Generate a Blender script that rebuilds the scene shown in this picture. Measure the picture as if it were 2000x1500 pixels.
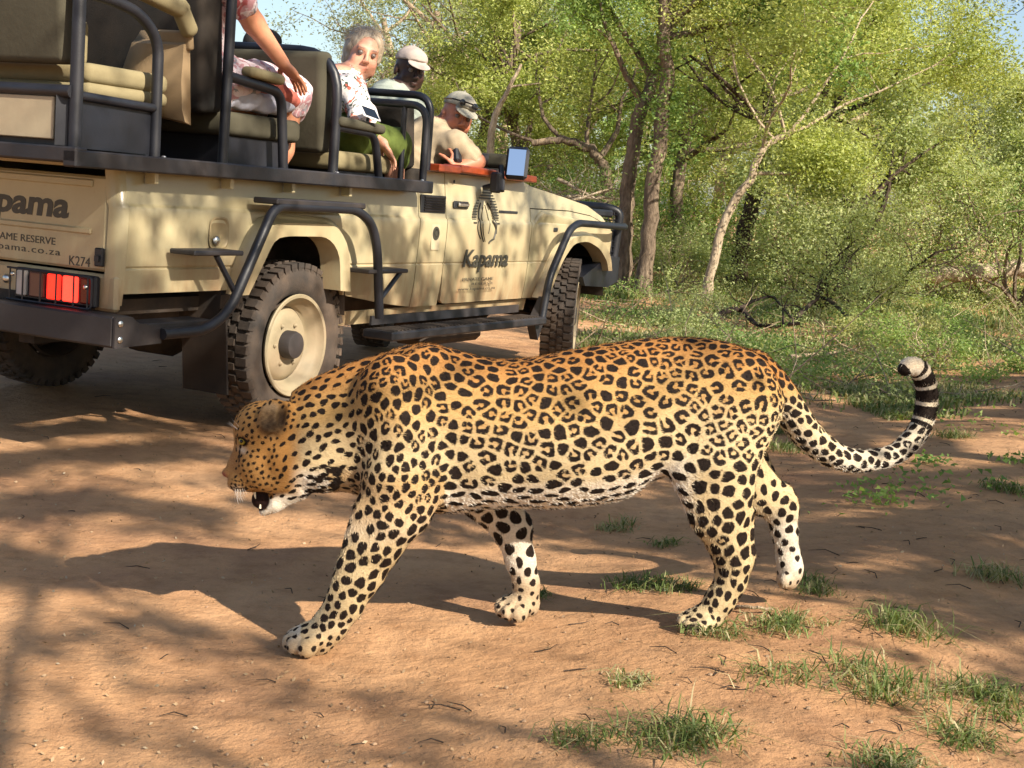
import bpy, math, random
import numpy as np
from mathutils import Vector, Matrix, kdtree
from math import sin, cos, pi, radians, sqrt, atan2

random.seed(7)
rng = np.random.default_rng(7)
SC = bpy.context.scene
for _o in list(bpy.data.objects):
    bpy.data.objects.remove(_o)
COL = SC.collection

# ------------------------------------------------------------------ camera
CAM_H, FPX = 1.157, 2700.0
PITCH, ROLL = radians(7.75), radians(4.6)
_F = np.array([0, cos(PITCH), -sin(PITCH)]); _U = np.array([0, sin(PITCH), cos(PITCH)]); _R = np.array([1.0, 0, 0])
_c, _s = cos(ROLL), sin(ROLL)
cam_data = bpy.data.cameras.new('camera')
cam = bpy.data.objects.new('camera', cam_data)
COL.objects.link(cam)
_ix = _R * _c + _U * _s
_iy = -_R * _s + _U * _c
cam.matrix_world = Matrix(((_ix[0], _iy[0], -_F[0], 0), (_ix[1], _iy[1], -_F[1], 0), (_ix[2], _iy[2], -_F[2], CAM_H), (0, 0, 0, 1)))
cam_data.sensor_width = 36
cam_data.lens = FPX / 2000 * 36
cam_data.clip_start = 0.05
cam_data.clip_end = 2000
SC.camera = cam

# ------------------------------------------------------------------ light
SUN = np.array([0.47, -0.44, 0.46]); SUN = SUN / np.linalg.norm(SUN)
SUN_EL, SUN_AZ = math.asin(SUN[2]), atan2(SUN[0], SUN[1])
world = bpy.data.worlds.new('World'); SC.world = world; world.use_nodes = True
wn = world.node_tree.nodes; wl = world.node_tree.links
bg = wn['Background']
sky = wn.new('ShaderNodeTexSky'); sky.sky_type = 'NISHITA'; sky.sun_disc = False
sky.sun_elevation = SUN_EL; sky.sun_rotation = SUN_AZ
sky.air_density = 1.0; sky.dust_density = 1.6; sky.ozone_density = 1.0
wl.new(sky.outputs[0], bg.inputs['Color'])
bg.inputs['Strength'].default_value = 0.095
sun_data = bpy.data.lights.new('sun', 'SUN'); sun_data.energy = 5.0; sun_data.angle = radians(0.53); sun_data.color = (1.0, 0.89, 0.74)
sun = bpy.data.objects.new('sun', sun_data); COL.objects.link(sun)
sun.rotation_euler = Vector(SUN).to_track_quat('Z', 'Y').to_euler()
SC.view_settings.view_transform = 'Standard'; SC.view_settings.look = 'None'
SC.view_settings.exposure = 1.0; SC.view_settings.gamma = 1
SC.view_settings.use_curve_mapping = False
SC.cycles.max_bounces = 6; SC.cycles.diffuse_bounces = 3; SC.cycles.glossy_bounces = 2
SC.cycles.transmission_bounces = 3; SC.cycles.transparent_max_bounces = 6
SC.cycles.caustics_reflective = False; SC.cycles.caustics_refractive = False

# ------------------------------------------------------------------ helpers
def ray(px, py):
    a, b = px - 1000, py - 750
    u = a * _c + b * _s; v = -a * _s + b * _c
    return _F + _R * u / FPX - _U * v / FPX
CC = np.array([0, 0, CAM_H])
def at(px, py, Y):
    "the point of the vertical plane y = Y seen at a place in the photograph"
    r = ray(px, py); return CC + r * (Y / r[1])
def ground_at(px, py):
    r = ray(px, py); t = CAM_H / -r[2]
    for _ in range(12):
        p = CC + r * t; t = (CAM_H - float(ground_h(p[0], p[1]))) / -r[2]
    return CC + r * t

def smooth01(t):
    t = np.clip(t, 0, 1); return t * t * (3 - 2 * t)
def ground_h(x, y):
    x = np.asarray(x, float); y = np.asarray(y, float)
    s = x - 0.487 * (y - 3.4)
    h = 0.13 * smooth01((s + 0.5) / 1.5)
    far = smooth01((y - 9) / 20)
    h = h + far * (0.10 * np.sin(x * 0.31 + 1.0) * np.cos(y * 0.23) + 0.12)
    h = h + 0.010 * np.sin(x * 3.1 + 1.3 * np.sin(y * 1.7)) * np.cos(y * 2.3 + x * 0.9) * smooth01((y - 4.3) / 1.0)
    return h

def tag(o, label=None, cat=None, group=None, kind=None):
    if label: o['label'] = label
    if cat: o['category'] = cat
    if group: o['group'] = group
    if kind: o['kind'] = kind
    return o
def empty(name, loc=(0, 0, 0), rot=(0, 0, 0), label=None, cat=None, group=None, parent=None):
    o = bpy.data.objects.new(name, None); COL.objects.link(o)
    o.location = loc; o.rotation_euler = rot; o.empty_display_size = 0.1
    if parent: o.parent = parent
    return tag(o, label, cat, group)
def copy_tree(o, parent=None):
    c = o.copy(); COL.objects.link(c)
    if parent: c.parent = parent
    for ch in list(o.children): copy_tree(ch, c)
    return c

def mesh_np(name, V, F, mat=None, parent=None, smooth=False, loops=None, attrs=None, mats=None, midx=None):
    """V (n,3); F (m,k) array of equal-size faces or list of lists"""
    me = bpy.data.meshes.new(name)
    V = np.asarray(V, np.float32)
    if isinstance(F, np.ndarray):
        m, k = F.shape
        me.vertices.add(len(V)); me.vertices.foreach_set('co', V.ravel())
        me.loops.add(m * k); me.loops.foreach_set('vertex_index', F.astype(np.int32).ravel())
        me.polygons.add(m)
        me.polygons.foreach_set('loop_start', np.arange(0, m * k, k, dtype=np.int32))
        try: me.polygons.foreach_set('loop_total', np.full(m, k, np.int32))
        except Exception: pass
        me.update(calc_edges=True)
    else:
        me.from_pydata([tuple(map(float, v)) for v in V], [], [list(map(int, f)) for f in F])
        me.update()
    if smooth: me.polygons.foreach_set('use_smooth', np.ones(len(me.polygons), bool))
    for mm in (mats or ([mat] if mat else [])): me.materials.append(mm)
    if midx is not None: me.polygons.foreach_set('material_index', np.asarray(midx, np.int32))
    for an, (ty, data) in (attrs or {}).items():
        a = me.attributes.new(an, ty, 'POINT')
        a.data.foreach_set('value' if ty == 'FLOAT' else ('color' if ty == 'FLOAT_COLOR' else 'vector'), np.asarray(data, np.float32).ravel())
    o = bpy.data.objects.new(name, me); COL.objects.link(o)
    if parent: o.parent = parent
    return o

class MB:
    "collects shapes and links them as one mesh object"
    def __init__(s): s.v = []; s.f = []; s.n = 0
    def raw(s, V, F):
        for p in V: s.v.append((float(p[0]), float(p[1]), float(p[2])))
        for f in F: s.f.append([int(i) + s.n for i in f])
        s.n += len(V); return s
    def box(s, c, d, rot=None, bev=0.0, taper=1.0):
        x, y, z = d[0] / 2, d[1] / 2, d[2] / 2
        if bev <= 0:
            V = [(-x, -y, -z), (x, -y, -z), (x, y, -z), (-x, y, -z), (-x * taper, -y * taper, z), (x * taper, -y * taper, z), (x * taper, y * taper, z), (-x * taper, y * taper, z)]
            F = [(0, 3, 2, 1), (4, 5, 6, 7), (0, 1, 5, 4), (1, 2, 6, 5), (2, 3, 7, 6), (3, 0, 4, 7)]
        else:
            b = min(bev, x * .95, y * .95, z * .95); V = []; 
            # 24-vertex chamfered box
            idx = {}
            for sx in (-1, 1):
                for sy in (-1, 1):
                    for sz in (-1, 1):
                        for ax in range(3):
                            p = [sx * (x - b), sy * (y - b), sz * (z - b)]
                            p[ax] = (sx * x, sy * y, sz * z)[ax]
                            idx[(sx, sy, sz, ax)] = len(V); V.append(tuple(p))
            F = []
            for ax in range(3):
                o = [a for a in range(3) if a != ax]
                for sg in (-1, 1):
                    q = []
                    for (p1, p2) in ((-1, -1), (1, -1), (1, 1), (-1, 1)):
                        k = [0, 0, 0]; k[ax] = sg; k[o[0]] = p1; k[o[1]] = p2; q.append(idx[(*k, ax)])
                    F.append(q)
            for ax in range(3):
                o = [a for a in range(3) if a != ax]
                for p1 in (-1, 1):
                    for p2 in (-1, 1):
                        k0 = [0, 0, 0]; k0[o[0]] = p1; k0[o[1]] = p2; k1 = list(k0); k0[ax] = -1; k1[ax] = 1
                        F.append([idx[(*k0, o[0])], idx[(*k1, o[0])], idx[(*k1, o[1])], idx[(*k0, o[1])]])
            for sx in (-1, 1):
                for sy in (-1, 1):
                    for sz in (-1, 1): F.append([idx[(sx, sy, sz, a)] for a in range(3)])
            # orient outward
            G = []
            for f in F:
                P = [np.array(V[i]) for i in f]; c0 = sum(P) / len(P); nn = np.cross(P[1] - P[0], P[2] - P[0])
                G.append(f if nn.dot(c0) > 0 else f[::-1])
            F = G
        M = rot if rot is not None else Matrix.Identity(3)
        if not isinstance(M, Matrix): M = euler(*M)
        return s.raw([(M @ Vector(p)) + Vector(c) for p in V], F)
    def tube(s, pts, r, n=10, cap=True, closed=False, ell=1.0):
        P = [Vector(p) for p in pts]; m = len(P)
        R = list(r) if hasattr(r, '__len__') else [r] * m
        V = []; F = []; up = None
        for i in range(m):
            if closed: t = (P[(i + 1) % m] - P[i - 1])
            else: t = (P[min(i + 1, m - 1)] - P[max(i - 1, 0)])
            t = t.normalized() if t.length > 1e-9 else Vector((0, 0, 1))
            if up is None:
                up = Vector((0, 0, 1)) if abs(t.z) < .9 else Vector((1, 0, 0))
            up = (up - t * up.dot(t))
            up = up.normalized() if up.length > 1e-6 else t.orthogonal().normalized()
            sd = t.cross(up)
            for k in range(n):
                a = 2 * pi * k / n
                V.append(P[i] + sd * (cos(a) * R[i]) + up * (sin(a) * R[i] * ell))
        for i in range(m if closed else m - 1):
            j = (i + 1) % m
            for k in range(n):
                l = (k + 1) % n
                F.append((i * n + k, i * n + l, j * n + l, j * n + k))
        if cap and not closed:
            F.append([k for k in range(n)][::-1]); F.append([(m - 1) * n + k for k in range(n)])
        return s.raw(V, F)
    def prism(s, poly, axis, a, b):
        "polygon in the two other axes (order x,y,z without axis) extruded from a to b"
        V = []
        for t in (a, b):
            for p in poly:
                q = list(p); q.insert('xyz'.index(axis), t); V.append(q)
        n = len(poly)
        F = [list(range(n)), list(range(n, 2 * n))[::-1]] + [(i, n + i, n + (i + 1) % n, (i + 1) % n) for i in range(n)]
        ar = sum(poly[i][0] * poly[(i + 1) % n][1] - poly[(i + 1) % n][0] * poly[i][1] for i in range(n))
        flip = (ar > 0) == ((a < b) != (axis == 'y'))
        if not flip: F = [f[::-1] for f in F]
        else: F = [list(f) for f in F]
        F = [list(f)[::-1] for f in F]
        return s.raw(V, F)
    def lathe(s, prof, c, axis='y', n=32, sgn=1):
        "profile [(r, h)...] turned about an axis through c"
        V = []; F = []; m = len(prof)
        for (r, h) in prof:
            for k in range(n):
                a = 2 * pi * k / n
                p, q = r * cos(a), r * sin(a)
                o = {'x': (h * sgn, p, q), 'y': (p, h * sgn, q), 'z': (p, q, h * sgn)}[axis]
                V.append((c[0] + o[0], c[1] + o[1], c[2] + o[2]))
        for i in range(m - 1):
            for k in range(n):
                l = (k + 1) % n
                F.append((i * n + k, i * n + l, (i + 1) * n + l, (i + 1) * n + k))
        if prof[0][0] < .075: F.append([k for k in range(n)][::-1])
        if prof[-1][0] < .075: F.append([(m - 1) * n + k for k in range(n)])
        return s.raw(V, F)
    def ball(s, c, r, n=12, m=8, rot=None):
        R = r if hasattr(r, '__len__') else (r, r, r)
        V = []; F = []
        M = euler(*rot) if rot is not None else Matrix.Identity(3)
        for i in range(m + 1):
            th = pi * i / m
            for k in range(n):
                a = 2 * pi * k / n
                V.append(M @ Vector((R[0] * sin(th) * cos(a), R[1] * sin(th) * sin(a), R[2] * cos(th))) + Vector(c))
        for i in range(m):
            for k in range(n):
                l = (k + 1) % n
                F.append((i * n + k, (i + 1) * n + k, (i + 1) * n + l, i * n + l))
        return s.raw(V, F)
    def build(s, name, mat, parent=None, smooth=False, angle=40, bevel=0):
        me = bpy.data.meshes.new(name); me.from_pydata(s.v, [], s.f); me.update()
        if mat: me.materials.append(mat)
        if smooth:
            me.polygons.foreach_set('use_smooth', np.ones(len(me.polygons), bool))
            try: me.set_sharp_from_angle(angle=radians(angle))
            except Exception: pass
        o = bpy.data.objects.new(name, me); COL.objects.link(o)
        if parent: o.parent = parent
        if bevel:
            b = o.modifiers.new('bevel', 'BEVEL'); b.width = bevel; b.segments = 2; b.limit_method = 'ANGLE'; b.angle_limit = radians(35)
        return o
def euler(a, b, c):
    return Matrix.Rotation(c, 3, 'Z') @ Matrix.Rotation(b, 3, 'Y') @ Matrix.Rotation(a, 3, 'X')
def catmull(pts, n=6):
    P = [np.array(p, float) for p in pts]; P = [2 * P[0] - P[1]] + P + [2 * P[-1] - P[-2]]
    out = []
    for i in range(1, len(P) - 2):
        for k in range(n):
            t = k / n
            out.append(0.5 * ((2 * P[i]) + (-P[i - 1] + P[i + 1]) * t + (2 * P[i - 1] - 5 * P[i] + 4 * P[i + 1] - P[i + 2]) * t * t + (-P[i - 1] + 3 * P[i] - 3 * P[i + 1] + P[i + 2]) * t ** 3))
    out.append(P[-2]); return out
def fillet(pts, r, n=5):
    "polyline with rounded corners"
    P = [Vector(p) for p in pts]; out = [P[0]]
    for i in range(1, len(P) - 1):
        a, b = (P[i - 1] - P[i]), (P[i + 1] - P[i]); d = min(r, a.length * .49, b.length * .49)
        p0, p1 = P[i] + a.normalized() * d, P[i] + b.normalized() * d
        for k in range(n + 1):
            t = k / n; out.append(p0 * (1 - t) ** 2 + P[i] * 2 * t * (1 - t) + p1 * t * t)
    out.append(P[-1]); return out

# ------------------------------------------------------------------ materials
def srgb(h):
    c = [int(h[i:i + 2], 16) / 255 for i in (0, 2, 4)]
    return tuple(x / 12.92 if x <= .04045 else ((x + .055) / 1.055) ** 2.4 for x in c)
class NT:
    "small node-tree writer"
    def __init__(s, name):
        s.m = bpy.data.materials.new(name); s.m.use_nodes = True; s.t = s.m.node_tree; s.b = s.t.nodes['Principled BSDF']
        s.out = s.t.nodes['Material Output']
    def n(s, typ, **k):
        o = s.t.nodes.new(typ)
        for a, v in k.items(): setattr(o, a, v)
        return o
    def l(s, a, b): s.t.links.new(a, b)
    def tex(s): 
        if not hasattr(s, '_tc'): s._tc = s.n('ShaderNodeTexCoord')
        return s._tc.outputs['Object']
    def noise(s, scale, detail=4, rough=.55, vec=None, dist=0.0, stretch=None):
        o = s.n('ShaderNodeTexNoise'); o.inputs['Scale'].default_value = scale; o.inputs['Detail'].default_value = detail
        o.inputs['Roughness'].default_value = rough; o.inputs['Distortion'].default_value = dist
        v = vec or s.tex()
        if stretch:
            mp = s.n('ShaderNodeMapping'); mp.inputs['Scale'].default_value = stretch; s.l(v, mp.inputs[0]); v = mp.outputs[0]
        s.l(v, o.inputs['Vector']); return o.outputs['Fac']
    def ramp(s, fac, stops, interp='LINEAR'):
        o = s.n('ShaderNodeValToRGB'); e = o.color_ramp.elements; o.color_ramp.interpolation = interp
        while len(e) < len(stops): e.new(.5)
        for i, (p, c) in enumerate(stops):
            e[i].position = p; e[i].color = (*c, 1) if len(c) == 3 else c
        s.l(fac, o.inputs[0]); return o.outputs['Color']
    def mix(s, fac, a, b, mode='MIX'):
        o = s.n('ShaderNodeMix', data_type='RGBA', blend_type=mode)
        for i, v in ((0, fac), (6, a), (7, b)):
            if isinstance(v, (int, float)): o.inputs[i].default_value = v
            elif isinstance(v, tuple): o.inputs[i].default_value = (*v, 1) if len(v) == 3 else v
            else: s.l(v, o.inputs[i])
        return o.outputs[2]
    def math(s, op, a, b=None, c=None, clamp=False):
        o = s.n('ShaderNodeMath', operation=op); o.use_clamp = clamp
        for i, v in enumerate((a, b, c)):
            if v is None: continue
            if isinstance(v, (int, float)): o.inputs[i].default_value = v
            else: s.l(v, o.inputs[i])
        return o.outputs[0]
    def attr(s, name, out='Fac'):
        return s.n('ShaderNodeAttribute', attribute_name=name).outputs[out]
    def bump(s, h, strength=.3, dist=.01, normal=None):
        o = s.n('ShaderNodeBump'); o.inputs['Strength'].default_value = strength; o.inputs['Distance'].default_value = dist
        s.l(h, o.inputs['Height'])
        if normal is not None: s.l(normal, o.inputs['Normal'])
        s.l(o.outputs[0], s.b.inputs['Normal']); return o.outputs[0]
    def set(s, **k):
        for a, v in k.items():
            i = s.b.inputs[a.replace('_', ' ')]
            if isinstance(v, (int, float)): i.default_value = v
            elif isinstance(v, tuple): i.default_value = (*v, 1) if len(v) == 3 else v
            else: s.l(v, i)
        return s
def simple(name, col, rough=.5, metal=0.0, var=.12, vscale=8, bump=0.0, bscale=60, dust=0.0, spec=.5, sheen=0):
    t = NT(name)
    c2 = tuple(max(0, x * (1 - var)) for x in col); c3 = tuple(min(1, x * (1 + var)) for x in col)
    base = t.ramp(t.noise(vscale, 5, .6), [(.3, c2), (.7, c3)])
    if dust > 0:
        f = t.ramp(t.noise(3.1, 6, .65), [(.35, (0, 0, 0)), (.75, (dust,) * 3)])
        base = t.mix(f, base, (.30, .20, .13))
        t.set(Roughness=t.ramp(t.noise(3.1, 6, .65), [(.35, (rough,) * 3), (.75, (min(1, rough + .3),) * 3)]))
    else: t.set(Roughness=rough)
    t.set(Base_Color=base, Metallic=metal)
    t.b.inputs['Specular IOR Level'].default_value = spec
    if sheen: t.b.inputs['Sheen Weight'].default_value = sheen
    if bump: t.bump(t.noise(bscale, 4, .6), bump, .004)
    return t.m

# ------------------------------------------------------------------ implicit surfaces
class SDF:
    "blended solids sampled on a grid, meshed as one closed surface"
    def __init__(s, lo, hi, h):
        s.lo = np.array(lo, float); s.h = h
        s.n = np.ceil((np.array(hi) - s.lo) / h).astype(int) + 1
        s.f = np.full(s.n, 1.0, np.float32)
        s.ax = [s.lo[i] + np.arange(s.n[i]) * h for i in range(3)]
    def _win(s, lo, hi):
        a = np.clip(((np.array(lo) - s.lo) / s.h).astype(int) - 1, 0, s.n - 1)
        b = np.clip(((np.array(hi) - s.lo) / s.h).astype(int) + 2, a + 1, s.n)
        sl = tuple(slice(a[i], b[i]) for i in range(3))
        X = s.ax[0][sl[0]][:, None, None].astype(np.float32); Y = s.ax[1][sl[1]][None, :, None].astype(np.float32); Z = s.ax[2][sl[2]][None, None, :].astype(np.float32)
        return sl, X, Y, Z
    def _join(s, sl, d, k, sub=False):
        cur = s.f[sl]
        if sub:
            d = -d; h = np.clip(k - np.abs(cur - d), 0, None) / max(k, 1e-6)
            s.f[sl] = np.maximum(cur, d) + h * h * k / 4
        else:
            h = np.clip(k - np.abs(cur - d), 0, None) / max(k, 1e-6)
            s.f[sl] = np.minimum(cur, d) - h * h * k / 4
    def cap(s, a, b, ra, rb, k=.02, sc=(1, 1, 1), sub=False):
        "rounded cone from a to b; sc squeezes it along an axis"
        a = np.array(a, float); b = np.array(b, float); m = max(ra, rb) + k + 2 * s.h
        sl, X, Y, Z = s._win(np.minimum(a, b) - m, np.maximum(a, b) + m)
        ba = b - a; 
        w = [1 / v for v in sc]
        L = sum((ba[i] * w[i]) ** 2 for i in range(3)) + 1e-12
        dx, dy, dz = (X - a[0]) * w[0], (Y - a[1]) * w[1], (Z - a[2]) * w[2]
        bx, by, bz = ba[0] * w[0], ba[1] * w[1], ba[2] * w[2]
        t = np.clip((dx * bx + dy * by + dz * bz) / L, 0, 1)
        d = np.sqrt((dx - bx * t) ** 2 + (dy - by * t) ** 2 + (dz - bz * t) ** 2) - (ra + (rb - ra) * t)
        s._join(sl, (d * min(sc)).astype(np.float32), k, sub); return s
    def chain(s, pts, rs, k=.02, sc=(1, 1, 1)):
        for i in range(len(pts) - 1): s.cap(pts[i], pts[i + 1], rs[i], rs[i + 1], k, sc)
        return s
    def ell(s, c, r, k=.02, rot=None, sub=False):
        c = np.array(c, float); r = np.array(r if hasattr(r, '__len__') else (r,) * 3, float); m = max(r) + k + 2 * s.h
        sl, X, Y, Z = s._win(c - m, c + m)
        dx, dy, dz = X - c[0], Y - c[1], Z - c[2]
        if rot is not None:
            M = np.array(euler(*rot) if not isinstance(rot, Matrix) else rot)
            dx, dy, dz = (M[0, 0] * dx + M[1, 0] * dy + M[2, 0] * dz, M[0, 1] * dx + M[1, 1] * dy + M[2, 1] * dz, M[0, 2] * dx + M[1, 2] * dy + M[2, 2] * dz)
        k0 = np.sqrt((dx / r[0]) ** 2 + (dy / r[1]) ** 2 + (dz / r[2]) ** 2)
        k1 = np.sqrt((dx / r[0] ** 2) ** 2 + (dy / r[1] ** 2) ** 2 + (dz / r[2] ** 2) ** 2)
        d = k0 * (k0 - 1) / np.maximum(k1, 1e-6)
        s._join(sl, d.astype(np.float32), k, sub); return s
    def cut(s, p, nrm, k=.004):
        "keep the side the normal does not point to"
        n = np.array(nrm, float); n /= np.linalg.norm(n)
        X = s.ax[0][:, None, None]; Y = s.ax[1][None, :, None]; Z = s.ax[2][None, None, :]
        d = ((X - p[0]) * n[0] + (Y - p[1]) * n[1] + (Z - p[2]) * n[2]).astype(np.float32)
        s.f = np.maximum(s.f, d); return s
    def mesh(s):
        f = s.f; ins = f < 0
        nx, ny, nz = f.shape
        c = np.zeros((nx - 1, ny - 1, nz - 1), np.int16)
        for dx in (0, 1):
            for dy in (0, 1):
                for dz in (0, 1): c += ins[dx:nx - 1 + dx, dy:ny - 1 + dy, dz:nz - 1 + dz]
        ii, jj, kk = np.nonzero((c > 0) & (c < 8)); m = len(ii)
        idx = np.full(c.shape, -1, np.int32); idx[ii, jj, kk] = np.arange(m)
        acc = np.zeros((m, 3)); cnt = np.zeros(m)
        cor = [(0, 0, 0), (1, 0, 0), (0, 1, 0), (1, 1, 0), (0, 0, 1), (1, 0, 1), (0, 1, 1), (1, 1, 1)]
        for a in range(8):
            for b in range(a + 1, 8):
                A, B = cor[a], cor[b]
                if sum(abs(A[i] - B[i]) for i in range(3)) != 1: continue
                fa = f[ii + A[0], jj + A[1], kk + A[2]].astype(float); fb = f[ii + B[0], jj + B[1], kk + B[2]].astype(float)
                q = (fa < 0) != (fb < 0); t = np.where(q, fa / np.where(q, fa - fb, 1), 0)
                for i in range(3): acc[:, i] += np.where(q, A[i] + (B[i] - A[i]) * t, 0)
                cnt += q
        V = (np.stack([ii, jj, kk], 1) + acc / cnt[:, None]) * s.h + s.lo
        Q = []
        for ax in range(3):
            o1, o2 = [(1, 2), (2, 0), (0, 1)][ax]
            sh = [slice(None)] * 3; sh2 = [slice(None)] * 3; sh[ax] = slice(0, -1); sh2[ax] = slice(1, None)
            e = ins[tuple(sh)] != ins[tuple(sh2)]
            p = np.array(np.nonzero(e)).T
            p = p[(p[:, o1] > 0) & (p[:, o2] > 0) & (p[:, o1] < f.shape[o1] - 1) & (p[:, o2] < f.shape[o2] - 1)]
            def g(d1, d2):
                q = p.copy(); q[:, o1] -= d1; q[:, o2] -= d2; return idx[q[:, 0], q[:, 1], q[:, 2]]
            q = np.stack([g(1, 1), g(0, 1), g(0, 0), g(1, 0)], 1)
            inside = ins[p[:, 0], p[:, 1], p[:, 2]]
            q[~inside] = q[~inside][:, ::-1]
            Q.append(q)
        return V, np.concatenate(Q)
def vert_normals(V, Q):
    n = np.cross(V[Q[:, 2]] - V[Q[:, 0]], V[Q[:, 3]] - V[Q[:, 1]])
    N = np.zeros_like(V)
    for i in range(4): np.add.at(N, Q[:, i], n)
    return N / np.maximum(np.linalg.norm(N, axis=1, keepdims=True), 1e-12)
def relax(V, Q, it=2, w=.5):
    for _ in range(it):
        A = np.zeros_like(V); c = np.zeros(len(V))
        for i in range(4):
            j = (i + 1) % 4
            np.add.at(A, Q[:, i], V[Q[:, j]]); np.add.at(A, Q[:, j], V[Q[:, i]])
            np.add.at(c, Q[:, i], 1); np.add.at(c, Q[:, j], 1)
        V = V * (1 - w) + w * A / c[:, None]
    return V
# ------------------------------------------------------------------ ground
def build_ground():
    xs = np.concatenate([-np.geomspace(3, 400, 40)[::-1], np.arange(-2.9, 4.5, .037), np.geomspace(4.6, 400, 45)])
    ys = np.concatenate([-np.geomspace(.5, 400, 30)[::-1], np.arange(0, 2.2, .2), np.arange(2.2, 7, .037), np.geomspace(7.05, 30, 110), np.geomspace(31, 900, 30)])
    X, Y = np.meshgrid(xs, ys, indexing='ij')
    Z = ground_h(X, Y)
    # footprints, ruts and lumps near the camera
    near = smooth01((7.5 - Y) / 2) * smooth01((Y - 1.5) / .5)
    rs = np.random.default_rng(3)
    for _ in range(70):
        cx, cy, r, a = rs.uniform(-1.6, 2.6), rs.uniform(2.5, 7), rs.uniform(.05, .16), rs.uniform(-.012, .010)
        Z = Z + a * np.exp(-((X - cx) ** 2 + ((Y - cy) * 1.2) ** 2) / r ** 2) * near
    V = np.stack([X, Y, Z], -1).reshape(-1, 3)
    nx, ny = X.shape
    i = (np.arange(nx - 1)[:, None] * ny + np.arange(ny - 1)[None, :]).ravel()
    F = np.stack([i, i + ny, i + ny + 1, i + 1], 1)
    t = NT('sandy_soil')
    a = t.noise(1.1, 5, .6); b = t.noise(9, 8, .7); c = t.noise(90, 4, .8)
    base = t.ramp(a, [(.30, srgb('9f785b')), (.50, srgb('ba9069')), (.72, srgb('caa17a'))])
    fine = t.ramp(b, [(.28, (.70, .66, .62)), (.52, (1, 1, 1)), (.8, (1.12, 1.10, 1.06))])
    base = t.mix(1.0, base, fine, 'MULTIPLY')
    grit = t.ramp(c, [(.22, (.50, .44, .40)), (.40, (.97, .96, .95)), (.62, (1, 1, 1)), (.78, (1.4, 1.36, 1.3))])
    base = t.mix(1.0, base, grit, 'MULTIPLY')
    # litter-stained soil away from the track
    sep = t.n('ShaderNodeSeparateXYZ'); t.l(t.tex(), sep.inputs[0])
    off = t.math('SUBTRACT', sep.outputs[0], t.math('MULTIPLY', t.math('SUBTRACT', sep.outputs[1], 3.4), .487))
    verge = t.math('MULTIPLY', t.math('ADD', off, t.math('MULTIPLY', t.math('SUBTRACT', t.noise(.9, 4), .5), 1.6)), .5, clamp=True)
    lit = t.math('MULTIPLY', verge, t.ramp(t.noise(2.2, 6, .7), [(.40, (0, 0, 0)), (.62, (1, 1, 1))]))
    base = t.mix(t.math('MULTIPLY', lit, .65), base, srgb('80604a'))
    t.set(Base_Color=base, Roughness=.95)
    t.b.inputs['Specular IOR Level'].default_value = .15
    n1 = t.bump(t.noise(7, 8, .65), .75, .045)
    n2 = t.bump(t.noise(45, 5, .7), .7, .009, n1)
    t.bump(t.noise(220, 3, .7), .6, .0035, n2)
    o = mesh_np('ground', V, F, t.m, None, True); tag(o, kind='structure')
    return o
ground = build_ground()
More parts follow.
